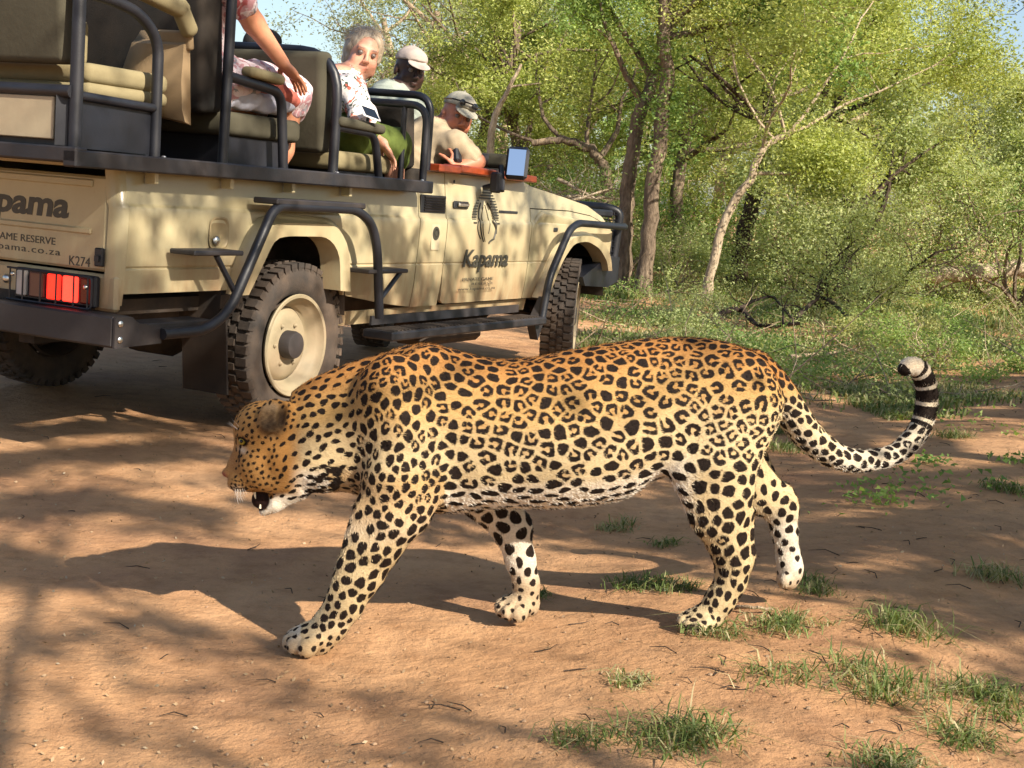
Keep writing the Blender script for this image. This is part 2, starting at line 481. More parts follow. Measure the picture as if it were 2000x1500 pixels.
# ------------------------------------------------------------------ the leopard
LO = np.array([0.0, 3.45, 0.0]); LT = radians(8)
LEX = np.array([cos(LT), sin(LT), 0]); LEY = np.array([-sin(LT), cos(LT), 0]); LEZ = np.array([0, 0, 1.0])
def L(px, py, yl=0.0):
    r = ray(px, py); t = ((LO + LEY * yl - CC) @ LEY) / (r @ LEY); p = CC + r * t - LO
    return np.array([p @ LEX, p @ LEY, p @ LEZ])
def Lproj(P):
    W = LO + P[:, :1] * LEX + P[:, 1:2] * LEY + P[:, 2:3] * LEZ - CC
    x, y, z = W @ _R, W @ _U, W @ _F
    u, v = x / z * FPX, -y / z * FPX
    return 1000 + u * _c - v * _s, 750 + u * _s + v * _c
def build_leopard():
    h = 0.0042
    S = SDF((-0.80, -0.27, -0.06), (1.30, 0.27, 0.92), h)
    # torso and neck: slices along the spine
    st = [(560, 772, 925, .070), (600, 745, 952, .088), (640, 727, 962, .094), (690, 708, 960, .100), (740, 693, 975, .110), (790, 677, 993, .122), (838, 671, 1001, .130), (890, 684, 1001, .142),
          (960, 701, 993, .154), (1030, 700, 990, .163), (1100, 687, 991, .167), (1180, 673, 985, .163), (1240, 665, 972, .152), (1300, 659, 938, .138), (1350, 659, 918, .132),
          (1400, 664, 925, .128), (1450, 679, 920, .118), (1490, 702, 885, .098), (1518, 738, 830, .062)]
    A = np.array([[L(u, t)[0], L(u, t)[2], L(u, b)[2], w] for u, t, b, w in st])
    X = S.ax[0].astype(np.float32)
    xs = A[:, 0]
    def ci(col):   # smooth interpolation
        pts = catmull([(a, b) for a, b in zip(xs, A[:, col])], 8); pts = np.array(pts); return np.interp(X, pts[:, 0], pts[:, 1])
    top, bot, hw = ci(1), ci(2), ci(3)
    a = ((top - bot) / 2)[:, None, None]; c = ((top + bot) / 2)[:, None, None]; b = hw[:, None, None]
    Y = S.ax[1].astype(np.float32)[None, :, None]; Z = S.ax[2].astype(np.float32)[None, None, :]
    zz = (Z - c) / a
    bb = b * (1 - 0.16 * zz - .05 * zz * zz)      # narrower towards the spine, fuller low
    k0 = np.sqrt(zz ** 2 + (Y / bb) ** 2); k1 = np.sqrt((zz / a) ** 2 + (Y / bb ** 2) ** 2)
    d = k0 * (k0 - 1) / np.maximum(k1, 1e-6)
    e0, e1 = xs[0] + .01, xs[-1]
    ex = np.maximum(e0 - X, X - e1)[:, None, None]
    d = np.where(ex > 0, np.sqrt(np.maximum(d, 0) ** 2 + ex ** 2), np.maximum(d, ex)).astype(np.float32)
    S.f = np.minimum(S.f, d)
    q = lambda u, v, y=0.0: L(u, v, y)
    # shoulder and haunch masses
    S.ell(q(775, 815, -.085), (.098, .052, .155), .05, (0, radians(-10), 0))
    S.ell(q(775, 815, .085), (.098, .052, .155), .05, (0, radians(-10), 0))
    S.ell(q(815, 900, -.085), (.075, .050, .085), .04)
    S.ell(q(835, 716, -.048), (.055, .030, .045), .03)
    S.ell(q(835, 716, .048), (.055, .030, .045), .03)
    for sy in (-1, 1):
        S.ell(q(1432, 800, .062 * sy), (.108, .068, .150), .05, (0, radians(8), 0))
    S.ell(q(1415, 900, -.090), (.090, .058, .115), .045)
    # near foreleg, reaching forward
    P = [(775, 940), (762, 1010), (735, 1062), (706, 1120), (672, 1180), (645, 1222), (620, 1250)]
    R = [.088, .074, .062, .052, .0445, .040, .040]
    S.chain([q(u, v, -.105) for u, v in P], R, .018, (1, .82, 1))
    def paw(cx, cy, y, yaw, sz=1.0, pitch=0):
        # palm and four toes side by side, turned a little outwards
        c0 = q(cx, cy, y); f = np.array([-cos(yaw), -sin(yaw), 0]); sd = np.array([sin(yaw), -cos(yaw), 0])
        S.ell(c0 + f * -.014 * sz + np.array([0, 0, .004]), (.054 * sz, .042 * sz, .033 * sz), .016, (0, 0, yaw))
        for o, fw, zz in ((-.037, .018, -.002), (-.0135, .036, 0), (.0135, .038, 0), (.037, .022, -.002)):
            t = c0 + f * fw * sz + sd * o * sz + np.array([0, 0, -.006 + zz])
            S.ell(t, (.025 * sz, .0155 * sz, .0235 * sz), .003, (0, 0, yaw + o * -6))
            S.ell(t + f * -.020 * sz + np.array([0, 0, .013 * sz]), (.025 * sz, .0140 * sz, .018 * sz), .004, (0, 0, yaw))
    paw(603, 1247, -.105, radians(30), 1.08)
    S.cap(q(845, 925, -.105), q(812, 1005, -.105), .050, .034, .03, (1, .8, 1))     # triceps and elbow
    S.ell(q(818, 1000, -.108), (.026, .024, .030), .02)
    S.cap(q(720, 1000, -.118), q(668, 1150, -.118), .040, .026, .02, (1, .7, 1))    # forearm muscle
    S.ell(q(640, 1213, -.105), (.030, .030, .022), .015)
    for yy in (-.16, -.12):
        S.cap(q(760, 770, yy + .035), q(790, 900, yy + .02), .05, .05, .04, (1, .6, 1))
    # far foreleg, swinging back
    P = [(860, 900), (945, 965), (1000, 1030), (1017, 1095), (1028, 1140), (1030, 1180)]
    R = [.080, .066, .050, .037, .032, .033]
    S.chain([q(u, v, .105) for u, v in P], R, .018, (1, .82, 1))
    paw(1008, 1184, .105, radians(38), 1.0)
    # near hind leg
    P = [(1405, 905), (1412, 960), (1414, 1005), (1422, 1055), (1432, 1098), (1428, 1135), (1408, 1170), (1385, 1202)]
    R = [.088, .074, .064, .053, .044, .0375, .036, .036]
    S.chain([q(u, v, -.095) for u, v in P], R, .018, (1, .84, 1))
    S.ell(q(1461, 1090, -.095), (.018, .020, .032), .012)        # the hock
    S.cap(q(1462, 1000, -.095), q(1463, 1085, -.095), .014, .012, .015)             # tendon above it
    S.cap(q(1350, 920, -.115), q(1385, 1010, -.115), .055, .045, .04, (1, .6, 1))
    paw(1366, 1213, -.095, radians(26), 1.0)
    # far hind leg, lifted behind
    P = [(1420, 860), (1475, 955), (1520, 985), (1533, 1040), (1540, 1090), (1545, 1118)]
    R = [.085, .066, .045, .032, .030, .030]
    S.chain([q(u, v, .095) for u, v in P], R, .018, (1, .8, 1))
    S.cap(q(1530, 960, .095), q(1543, 1000, .095), .022, .022, .02)
    S.cap(q(1544, 1110, .095), q(1538, 1132, .095), .032, .029, .015, (1, 1.1, 1))
    for o in (-.03, -.01, .01, .03): S.ell(q(1535, 1134, .095 + o), (.017, .0115, .022), .006)
    # tail
    T = [(1468, 728), (1512, 762), (1546, 808), (1580, 852), (1620, 884), (1660, 899), (1700, 899), (1745, 888), (1778, 862), (1800, 828), (1810, 788), (1808, 750), (1795, 722), (1776, 714), (1766, 722)]
    RT = [.062, .048, .042, .039, .035, .031, .028, .027, .028, .028, .0275, .027, .025, .021, .016]
    TP = catmull([q(u, v, 0.01 + .0006 * max(0, u - 1600)) for u, v in T], 4); TR = np.interp(np.linspace(0, len(T) - 1, len(TP)), range(len(T)), RT)
    S.chain(TP, list(TR), .006)
    # head: skull, cheeks, muzzle, jaws
    S.ell(q(528, 845), (.078, .070, .078), .03)
    S.ell(q(500, 833), (.052, .056, .052), .03)
    for sy in (-1, 1):
        S.ell(q(566, 893, .052 * sy), (.057, .038, .062), .012)
        S.ell(q(483, 848, .038 * sy), (.024, .020, .012), .012, (0, radians(40), 0))        # brow
        S.ell(q(497, 905, .036 * sy), (.038, .030, .040), .03)        # cheekbone
        S.ell(q(465, 943, .022 * sy), (.027, .021, .021), .005)       # whisker pad
        S.ell(q(540, 935, .036 * sy), (.055, .028, .034), .03)
    S.cap(q(494, 860), q(458, 910), .038, .019, .02)                  # nose bridge
    S.ell(q(486, 921), (.042, .040, .040), .02)
    S.ell(q(512, 925), (.055, .050, .042), .03)
    S.ell(q(445, 923), (.015, .017, .012), .008)
    S.cap(q(575, 950), q(548, 976), .040, .022, .02, (1, 1.1, 1))
    S.cap(q(556, 955), q(533, 985), .032, .020, .012, (1, 1.1, 1))
    S.cap(q(535, 984), q(516, 997), .020, .0135, .008, (1, 1.6, 1))    # lower jaw
    for sy in (-1, 1):
        S.ell(q(504, 972, .034 * sy), (.020, .016, .024), .005, (0, radians(25), 0), sub=True)   # open mouth
        S.ell(q(518, 983, .034 * sy), (.012, .018, .014), .005, (0, radians(25), 0), sub=True)
    S.ell(q(509, 973), (.022, .016, .026), .004, (0, radians(25), 0))
    for sy in (-1, 1):
        S.ell(q(472, 862, .047 * sy), (.013, .011, .008), .005, (0, radians(35), 0), sub=True)
        S.cap(q(466, 853, .040 * sy), q(487, 860, .050 * sy), .005, .004, .005)
        # ear: rounded cup seen from behind
        S.ell(q(532, 812, .070 * sy), (.034, .013, .044), .014, (radians(16 * sy), radians(18), radians(10 * sy)))
        S.ell(q(556, 818, .060 * sy), (.020, .014, .046), .012, (radians(10 * sy), radians(8), 0))
        S.ell(q(553, 806, .086 * sy), (.0135, .024, .034), .003, (0, radians(10), 0), sub=True)
        S.ell(q(520, 815, .086 * sy), (.016, .010, .024), .010, (0, radians(15), 0), sub=True)
    V, Q = S.mesh()
    V = relax(V, Q, 2, .5)
    N = vert_normals(V, Q)
    u, v = Lproj(np.stack([V[:, 0], V[:, 1] * 0, V[:, 2]], 1))
    uu, vv = Lproj(V)
    Y = V[:, 1]
    n = len(V)
    # ---- coat colour by region (the animal's own colouring)
    ORG = np.array(srgb('a37340')); TAN = np.array(srgb('b3925f')); CRM = np.array(srgb('c1ae8a')); WHT = np.array(srgb('d4ccbf'))
    topv = np.interp(u, [s[0] for s in st], [s[1] for s in st]); botv = np.interp(u, [s[0] for s in st], [s[2] for s in st])
    tt = (v - topv) / np.maximum(botv - topv, 20)
    def lerp(a, b, t): return a * (1 - t[:, None]) + b * t[:, None]
    colr = lerp(np.tile(ORG, (n, 1)), TAN, smooth01(tt / .30))
    colr = lerp(colr, CRM, smooth01((tt - .28) / .34))
    colr = lerp(colr, WHT, smooth01((tt - .70) / .18) * smooth01((1345 - u) / 50))
    under = smooth01((-N[:, 2] - .35) / .4)
    tailm = (u > 1515) & (v < 935) & ~((u < 1560) & (v > 905))
    colr = lerp(colr, WHT, under * (u > 560) * ~tailm * smooth01((1350 - u) / 40))
    # legs: cream outside, white inside
    legm = smooth01((v - 985) / 70) * (u > 590)
    outer = smooth01((-N[:, 1] * np.sign(-Y + 1e-6) * 1.0 + .25) / .5)
    near = Y < 0
    inner = np.where(near, smooth01((N[:, 1] - .05) / .5) * .9, smooth01((-N[:, 1] + .4) / .5))
    legc = lerp(np.tile(CRM * .92, (n, 1)), WHT * .92, np.clip(inner + smooth01((v - 1150) / 60) * .15, 0, 1))
    colr = lerp(colr, legc, legm)
    # foreleg stays warmer above
    fm = smooth01((1075 - v) / 120) * ((u > 640) & (u < 860)) * smooth01((v - 880) / 40) * (Y < 0) * (1 - inner)
    colr = lerp(colr, TAN * 1.02, fm * .8)
    paws = np.maximum(smooth01((v - 1185) / 35) * (u > 520), smooth01((v - 1120) / 45) * (u > 900) * (Y > 0))
    colr = lerp(colr, np.array(srgb('a58d6c')), paws * .75)
    # head
    hd = (u < 585) & (v < 1015)
    HT = np.array(srgb('a47c4a')); 
    hm = smooth01((600 - u) / 40) * (v < 1015)
    colr = lerp(colr, np.tile(HT, (n, 1)) if False else HT, hm)
    colr = lerp(colr, np.array(srgb('ac7c42')), hm * smooth01(((u - 470) / 80)) * smooth01((930 - v) / 40) * .6)
    chin = hd & (((v > 968) & (u > 523)) | ((v > 990) & (u > 505)))
    colr[chin] = WHT
    colr = lerp(colr, WHT, hm * smooth01((v - 950 - (560 - u) * .08) / 18) * (u > 535))
    colr = lerp(colr, WHT * .95, hm * np.exp(-(((u - 462) / 14) ** 2 + ((v - 952) / 9) ** 2)) * .8)
    colr = lerp(colr, np.array(srgb('9a7350')), hm * np.exp(-(((u - 452) / 12) ** 2 + ((v - 895) / 25) ** 2)) * .7)
    colr = lerp(colr, WHT * .9, hm * np.exp(-(((u - 476) / 9) ** 2 + ((v - 872) / 6) ** 2)) * .8)
    nose = np.exp(-(((u - 437) / 7) ** 2 + ((v - 929) / 9) ** 2)); colr = lerp(colr, np.array(srgb('8a5247')), np.clip(nose * 1.4, 0, 1))
    # ear backs: pale tip, dark base
    ear = np.exp(-(((u - 533) / 27) ** 2 + ((v - 812) / 34) ** 2) ** 3) * (np.abs(Y) > .055)
    em = (.5 + .5 * np.sin(u * .42 + 2 * np.sin(v * .21)) * np.sin(v * .37 + u * .1))[:, None]
    ec_ = np.array(srgb('8d7556')) * em + np.array(srgb('5d4a35')) * (1 - em); ea = np.clip(ear * 1.1, 0, 1)[:, None]; colr = colr * (1 - ea) + ec_ * ea
    colr = lerp(colr, np.array(srgb('33261b')), ear * np.exp(-(((v - 824 + (u - 530) * .35) / 12) ** 2)) * .75 * (u < 548))
    colr = lerp(colr, np.array(srgb('2a1a10')), (np.exp(-(((u - 554) / 9) ** 2 + ((v - 806) / 26) ** 2) ** 2) * (np.abs(Y) > .045) * .9))
    colr = lerp(colr, np.array(srgb('b49c7c')), ear * np.exp(-(((v - 783) / 9) ** 2)) * .8)
    # mouth lining, lips, eye rims
    mc = q(509, 971); dm = np.sqrt(((V[:, 0] - mc[0]) / .030) ** 2 + ((V[:, 2] - mc[2]) / .030) ** 2 + (Y / .040) ** 2)
    mq = (u - 507) * cos(.45) + (v - 975) * sin(.45); mr = -(u - 507) * sin(.45) + (v - 975) * cos(.45)
    mouth = smooth01((1.05 - np.sqrt((mq / 20) ** 2 + (mr / 22) ** 2)) / .12) * hd * (v > 957)
    colr = lerp(colr, np.array(srgb('21110f')), mouth)
    tongue = np.exp(-(((u - 500) / 6) ** 2 + ((v - 985) / 6) ** 2)) * (np.abs(Y) < .03)
    for sy in (-1, 1):
        ec = q(472, 862, .050 * sy); de = np.linalg.norm((V - ec) / np.array([.019, .016, .0125]), axis=1)
        colr = lerp(colr, np.array(srgb('1a120c')), smooth01((1.15 - de) / .3))
    # ---- spots
    per = rng.permutation(n)
    axd = np.tile(np.array([1.0, 0, 0]), (n, 1))
    for m_, a_ in (((v > 1000) & (u > 580) & (u < 860) & near, (-.55, 0, -1)), ((v > 1000) & (u > 900) & (u < 1100), (.2, 0, -1)), ((v > 960) & (u > 1330) & near, (.1, 0, -1)), ((u > 1470) & (v > 930), (.3, 0, -1)), (hd, (-.7, 0, -.7)), ((u > 575) & (u < 700) & (v < 960), (-.8, 0, -.35)), ((u > 690) & (u < 850) & (v < 985), (-.25, 0, -1))):
        axd[m_] = a_
    # size of a mark (m), gap between marks, rosette chance, stretch
    sz = np.full(n, .0192); gap = np.full(n, .0048); ros = np.full(n, .88); elo = np.full(n, 1.1)
    def setr(m_, a, g, r_, e_):
        sz[m_] = np.broadcast_to(a, (n,))[m_]; gap[m_] = np.broadcast_to(g, (n,))[m_]; ros[m_] = r_; elo[m_] = e_
    setr((u < 900), .0150, .0042, .35, 1.35)
    setr((u < 860) & (v < 760), .0146, .0046, .5, 1.2)
    setr((u > 900) & (tt < .13), .0152, .0045, .45, 1.3)
    setr((tt > .62) & (u > 860) & (u < 1330), .0170, .0080, .25, 1.2)
    setr((tt > .80) & (u > 840) & (u < 1330), .0135, .0105, 0, 2.1)
    setr((u < 700) & (u > 575), .0088, .0082, .0, 1.6)
    setr((u > 690) & (u < 860) & (v > 860), .0122, .0046, .2, 1.35)
    fl = (u > 520) & (u < 880) & (v > 985) & near
    setr(fl, np.clip(.0146 - np.clip(v - 1080, 0, 150) * 5e-5, .007, 1), .0070, 0, 1.25)
    fl = (u > 520) & (u < 760) & (v > 1205) & near; setr(fl, .0068, .008, 0, 1.2)
    fl = (u > 880) & (u < 1100) & (v > 985); setr(fl, np.clip(.020 - np.clip(v - 1050, 0, 150) * 1.0e-4, .0065, 1), .0095, 0, 1.25)
    fl = (u > 1320) & (v > 880) & near; setr(fl, .0180, .0056, 0.05, 1.12)
    fl = (u > 1320) & (v > 1075) & near; setr(fl, np.clip(.0158 - np.clip(v - 1075, 0, 150) * 8e-5, .007, 1), .0062, 0, 1.15)
    fl = (u > 1465) & (v > 925); setr(fl, np.clip(.0125 - np.clip(v - 1000, 0, 150) * 4e-5, .006, 1), .011, 0, 1.1)
    setr(tailm, .0138, .0040, .05, 1.3)
    setr(hd, .0048, .0052, 0, 1.4)
    setr(hd & (u > 545) & (v > 830), .0078, .0095, 0, 1.7)
    setr(hd & (u < 478) & (v > 880), .0036, .0050, 0, 1.4)
    nospot = (mouth > .3) | (ear > .35) | (nose > .3) | (hd & (u < 462) & (v < 930)) | chin | (hd & (u < 452))
    # tail rings along its length
    kt = kdtree.KDTree(len(TP)); [kt.insert(p, i) for i, p in enumerate(TP)]; kt.balance()
    tl = np.full(n, -1.0)
    for i in np.nonzero(tailm)[0]:
        tl[i] = kt.find(V[i])[1]
    arc = np.concatenate([[0], np.cumsum([np.linalg.norm(TP[i + 1] - TP[i]) for i in range(len(TP) - 1)])]); total = arc[-1]
    ta = np.where(tl >= 0, np.interp(np.clip(tl, 0, None), range(len(TP)), arc), -1)
    # finer position along the tail
    TPa = np.array(TP)
    for i in np.nonzero(tl >= 0)[0]:
        k = int(min(max(tl[i], 1), len(TP) - 2)); tdir = TPa[k + 1] - TPa[k - 1]; tdir /= np.linalg.norm(tdir); ta[i] = arc[k] + (V[i] - TPa[k]) @ tdir
    ringzone = ta > total - .235
    colr = lerp(colr, np.array(srgb('cdbb9c')), smooth01((ta - .04) / .3) * tailm * .8)
    colr = lerp(colr, WHT, np.clip(smooth01((ta - .25) / .15) * .6 + smooth01((-N[:, 2] + .1) / .6) * tailm * .7, 0, 1) * tailm)
    nospot |= ringzone
    # dart throwing with a size that varies over the body
    cell = .03; H = {}; C = []
    R_out = sz + gap
    for i in per:
        if nospot[i]: continue
        p = V[i]; key = (int(p[0] // cell), int(p[1] // cell), int(p[2] // cell)); ok = True; Ri = R_out[i]
        for a1 in (-2, -1, 0, 1, 2):
            for b1 in (-2, -1, 0, 1, 2):
                for c1 in (-2, -1, 0, 1, 2):
                    for j in H.get((key[0] + a1, key[1] + b1, key[2] + c1), ()):
                        dd = V[j] - p
                        if dd[0] * dd[0] + dd[1] * dd[1] + dd[2] * dd[2] < (.5 * (Ri + R_out[j])) ** 2 * 1.75:
                            ok = False; break
                    if not ok: break
                if not ok: break
            if not ok: break
        if ok: H.setdefault(key, []).append(i); C.append(i)
    C = np.array(C)
    kd = kdtree.KDTree(len(C)); [kd.insert(V[i], k) for k, i in enumerate(C)]; kd.balance()
    e1 = axd[C] - N[C] * np.sum(axd[C] * N[C], 1, keepdims=True); e1 /= np.maximum(np.linalg.norm(e1, axis=1, keepdims=True), 1e-6)
    e2 = np.cross(N[C], e1)
    nb = len(C)
    jit = rng.normal(0, .25, nb)
    e1, e2 = e1 * np.cos(jit)[:, None] + e2 * np.sin(jit)[:, None], -e1 * np.sin(jit)[:, None] + e2 * np.cos(jit)[:, None]
    cs = sz[C] * rng.uniform(.82, 1.14, nb); ce = elo[C] * rng.uniform(.85, 1.25, nb)
    isr = rng.random(nb) < ros[C]
    ph1, ph2, ph3 = rng.uniform(0, 2 * pi, (3, nb)); am1 = rng.uniform(.04, .16, nb); am2 = rng.uniform(.03, .12, nb)
    nblob = rng.integers(3, 5, nb)
    NN = np.zeros((n, 4), int); 
    for i in range(n):
        r_ = kd.find_n(V[i], 4)
        for k in range(4): NN[i, k] = r_[k][1]
    spot = np.full(n, .02); fill = np.zeros(n)
    for k in range(4):
        j = NN[:, k]; d = V - V[C[j]]
        a = np.sum(d * e1[j], 1); b = np.sum(d * e2[j], 1); nn_ = np.abs(np.sum(d * N[C[j]], 1)); facing = np.sum(N * N[C[j]], 1)
        sx = np.sqrt(ce[j]); a_, b_ = a / sx, b * sx
        r = np.sqrt(a_ ** 2 + b_ ** 2); th = np.arctan2(b_, a_)
        wob = 1 + am1[j] * np.sin(2 * th + ph1[j]) + am2[j] * np.sin(3 * th + ph2[j])
        solid = r - cs[j] * wob
        R0 = cs[j] * wob; w = cs[j] * .37
        ring = np.abs(r - R0 * .70) - w
        # breaks in the ring: two to four gaps of uneven width
        gapf = np.cos(nblob[j] * th + ph3[j]) * .5 + .5 * np.cos(th - ph1[j])
        brk = (gapf - .66) * cs[j] * .8
        ring = np.maximum(ring, brk) 
        s_ = np.where(isr[j], ring, solid)
        s_ = np.where((facing < -.1) | (nn_ > cs[j] * 1.6), .02, s_)
        spot = np.minimum(spot, s_)
        Dk = np.sqrt(r ** 2 + nn_ ** 2) / (cs[j] + .004) * .018 + np.where(facing < -.1, .05, 0)
        if k == 0: D0 = Dk; D1 = np.full(n, .1)
        else:
            D1 = np.minimum(D1, np.maximum(D0, Dk)); D0 = np.minimum(D0, Dk)
        fill = np.maximum(fill, np.where(isr[j] & (facing > 0), smooth01((R0 * .8 - r) / .006), 0))
    chan = np.where(sz > .010, .0030, .0018)
    spot = np.maximum(spot, (chan - (D1 - D0) / 2) * 1.0)
    # tail rings
    tip = total - ta
    for c0, w0 in ((.058, .007), (.094, .0155), (.140, .019), (.190, .019), (.228, .008)):
        spot = np.where(ringzone, np.minimum(spot, np.abs(tip - c0 + .004 * np.sin(6 * np.arctan2(Y, V[:, 2]))) - w0), spot)
    spot = np.where(ringzone & (N[:, 2] < -.55) & (tip > .06) & False, .02, spot)
    spot = np.where(ringzone & (tip < .004), -.005, spot)
    # dark throat band, dark lips and tear line
    for (cu, cv, ru, rv, an) in ((615, 958, 22, 9, -.55), (655, 935, 10, 22, .35), (653, 905, 18, 8, .1), (628, 918, 20, 6, -.6)):
        du, dv = u - cu, v - cv; aa = du * cos(an) + dv * sin(an); bb2 = -du * sin(an) + dv * cos(an)
        spot = np.minimum(spot, (np.sqrt((aa / ru) ** 2 + (bb2 / rv) ** 2) - 1) * .008)
    lipv = 958 + (u - 440) * .10
    spot = np.where(hd & (u > 440) & (u < 500), np.minimum(spot, (np.abs(v - lipv) - 3.0) * .0011), spot)
    for k_ in range(4):      # rows of whisker spots
        lv = 930 + k_ * 7 + (u - 450) * .15
        spot = np.where(hd & (u > 450) & (u < 488) & (v > 924), np.minimum(spot, (np.abs(v - lv) - 1.1 - .9 * np.sin(u * .9 + k_)) * .0012), spot)
    spot = np.where(hd & (u > 462) & (u < 476), np.minimum(spot, (np.abs((u - 470) - (v - 880) * -.12) - 2.0 + np.abs(v - 884) * .12) * .001), spot)     # tear line
    fill = fill * ~tailm
    colr = lerp(colr, colr * np.array([.80, .62, .44]), fill * .45)
    root = empty('leopard', tuple(LO), (0, 0, LT), 'spotted leopard walking across the dirt track in front of the vehicle with its mouth open', 'leopard')
    m = NT('leopard_coat')
    c = m.attr('coat', 'Color'); sp = m.attr('spot')
    nz = m.math('MULTIPLY', m.math('SUBTRACT', m.noise(330, 3, .7, stretch=(.55, 1, 1)), .5), .0050)
    nz2 = m.math('MULTIPLY', m.math('SUBTRACT', m.noise(70, 2, .5), .5), .0040)
    s1 = m.math('ADD', m.math('ADD', sp, nz), nz2)
    mask = m.ramp(m.math('MULTIPLY_ADD', s1, 80, .5), [(.42, (1, 1, 1)), (.60, (0, 0, 0))])
    fur = m.ramp(m.noise(420, 4, .75, stretch=(.35, 1, 1)), [(.25, (.66, .62, .56)), (.75, (1.22, 1.22, 1.2))])
    base = m.mix(1.0, c, fur, 'MULTIPLY')
    big = m.ramp(m.noise(9, 3, .5), [(.3, (.90, .88, .84)), (.7, (1.06, 1.06, 1.06))]); base = m.mix(1.0, base, big, 'MULTIPLY')
    dark = m.ramp(m.noise(260, 2, .6), [(.3, (.006, .0035, .0025)), (.8, (.022, .012, .008))])
    base = m.mix(mask, base, dark)
    # road dust on the lower legs
    m.set(Base_Color=base, Roughness=.72)
    m.b.inputs['Specular IOR Level'].default_value = .16
    m.b.inputs['Sheen Weight'].default_value = 0; m.b.inputs['Sheen Roughness'].default_value = .5
    b1 = m.bump(m.noise(380, 4, .75, stretch=(.3, 1, 1)), .55, .0035)
    m.bump(m.noise(26, 3, .5, stretch=(1, 1, .6)), .35, .012, b1)
    body = mesh_np('body', V, Q, m.m, root, True, attrs={'spot': ('FLOAT', spot), 'coat': ('FLOAT_COLOR', np.concatenate([colr, np.ones((n, 1))], 1))})
    # eyes, teeth, whiskers
    eye = simple('leopard_eye', srgb('8c7a2c'), .08, var=.2)
    pup = simple('leopard_pupil', (.005, .005, .005), .05)
    for sy in (-1, 1):
        e = MB().ball(q(473, 862, .043 * sy), .0092).build('eye', eye, root, True)
        MB().ball(q(471.5, 862, .0490 * sy), .0046).build('pupil', pup, e, True)
    tooth = simple('leopard_tooth', srgb('e8dcc0'), .3)
    for sy in (-1, 1):
        a = q(497, 961, .016 * sy); MB().tube([a, a + np.array([.002, 0, -.010]), a + np.array([.004, 0, -.017])], [.0036, .0028, .0006], 6).build('tooth', tooth, root, True)
        a = q(508, 993, .012 * sy); MB().tube([a, a + np.array([.000, 0, .009]), a + np.array([.001, 0, .015])], [.0032, .0022, .0005], 6).build('tooth', tooth, root, True)
    wh = simple('leopard_whisker', srgb('efe6d8'), .4)
    for sy in (-1, 1):
        wb = MB()
        for k in range(12):
            a = q(464 + rng.uniform(-8, 14), 948 + rng.uniform(-7, 7), .034 * sy)
            dl = rng.uniform(.025, .05); dr = np.array([rng.uniform(.05, .55), sy * rng.uniform(.2, .7), -1.0]); dr /= np.linalg.norm(dr)
            wb.tube([a, a + dr * dl * .5 + np.array([-.002, 0, 0]), a + dr * dl], [.0005, .0004, .0002], 4)
        for k in range(4):
            a = q(474 + rng.uniform(-4, 6), 846, .038 * sy); dr = np.array([rng.uniform(-1, -.5), sy * .2, rng.uniform(.3, .9)]); dr /= np.linalg.norm(dr)
            wb.tube([a, a + dr * .02, a + dr * .045], [.0004, .0003, .0001], 4)
        wb.build('whiskers', wh, root)['kind'] = 'stuff'
    claw = simple('leopard_claw', srgb('3a3028'), .3)
    # fur: short hairs lying along the body, standing out a little
    M = 120000
    tri = rng.integers(0, len(Q), M); w = rng.random((M, 2))
    a, b, c_, d_ = (V[Q[tri, k]] for k in range(4))
    P0 = (a * (1 - w[:, :1]) + b * w[:, :1]) * (1 - w[:, 1:]) + (d_ * (1 - w[:, :1]) + c_ * w[:, :1]) * w[:, 1:]
    qi = Q[tri, 0]; Nn = N[qi]
    flow = np.tile(np.array([1.0, 0, -.25]), (M, 1))
    uq, vq = u[qi], v[qi]
    fw_ = (smooth01((vq - 930) / 90) * (uq > 580))[:, None]; flow = flow * (1 - fw_) + np.array([.15, 0, -1]) * fw_
    tk = tailm[qi]; kk = np.clip(tl[qi].astype(int), 1, len(TP) - 2); td = TPa[kk + 1] - TPa[kk - 1]; td /= np.linalg.norm(td, axis=1, keepdims=True) + 1e-9
    flow[tk] = td[tk]
    flow = flow - Nn * np.sum(flow * Nn, 1, keepdims=True); flow /= np.linalg.norm(flow, axis=1, keepdims=True) + 1e-6
    ln = np.full(M, .0090); ln[hd[qi]] = .0055; ln[(tt[qi] > .88) & (uq > 870) & (uq < 1340) & (vq < 1010)] = .013; ln[ringzone[qi]] = .011; ln[(vq > 1100)] = .006
    ln *= rng.uniform(.6, 1.25, M)
    ln[(mouth[qi] > .3)] = .0005; ln[nose[qi] > .3] = .0005
    lift = rng.uniform(.06, .42, M)[:, None]
    rd = rng.normal(0, .14, (M, 3))
    P1 = P0 + (flow * (1 - lift) + Nn * lift + rd * .5) * ln[:, None] * .55
    P2 = P1 + (flow * (1.15 - lift) + Nn * lift * .7 + rd) * ln[:, None] * .5
    spq = spot[qi] + rng.normal(0, .0008, M)
    hc = colr[qi] * rng.uniform(.80, 1.22, (M, 1))
    hc = np.where((spq < 0)[:, None], np.array([.0065, .0038, .0026]) * rng.uniform(.5, 1.4, (M, 1)), hc)
    wd = .00045
    side = np.cross(flow, Nn); side /= np.linalg.norm(side, axis=1, keepdims=True) + 1e-9
    # mix of side-on and edge-on blades so that they read from anywhere
    HV = np.empty((M, 4, 3), np.float32)
    HV[:, 0] = P0 - side * wd - Nn * .001; HV[:, 1] = P0 + side * wd - Nn * .001; HV[:, 2] = P1 + side * wd * .6; HV[:, 3] = P2
    base_i = (np.arange(M) * 4)[:, None]
    T3 = np.concatenate([base_i + [0, 1, 2], base_i + [0, 2, 3]], 0)
    fm_ = NT('leopard_fur'); fm_.set(Base_Color=fm_.attr('coat', 'Color'), Roughness=.6); fm_.b.inputs['Specular IOR Level'].default_value = .15
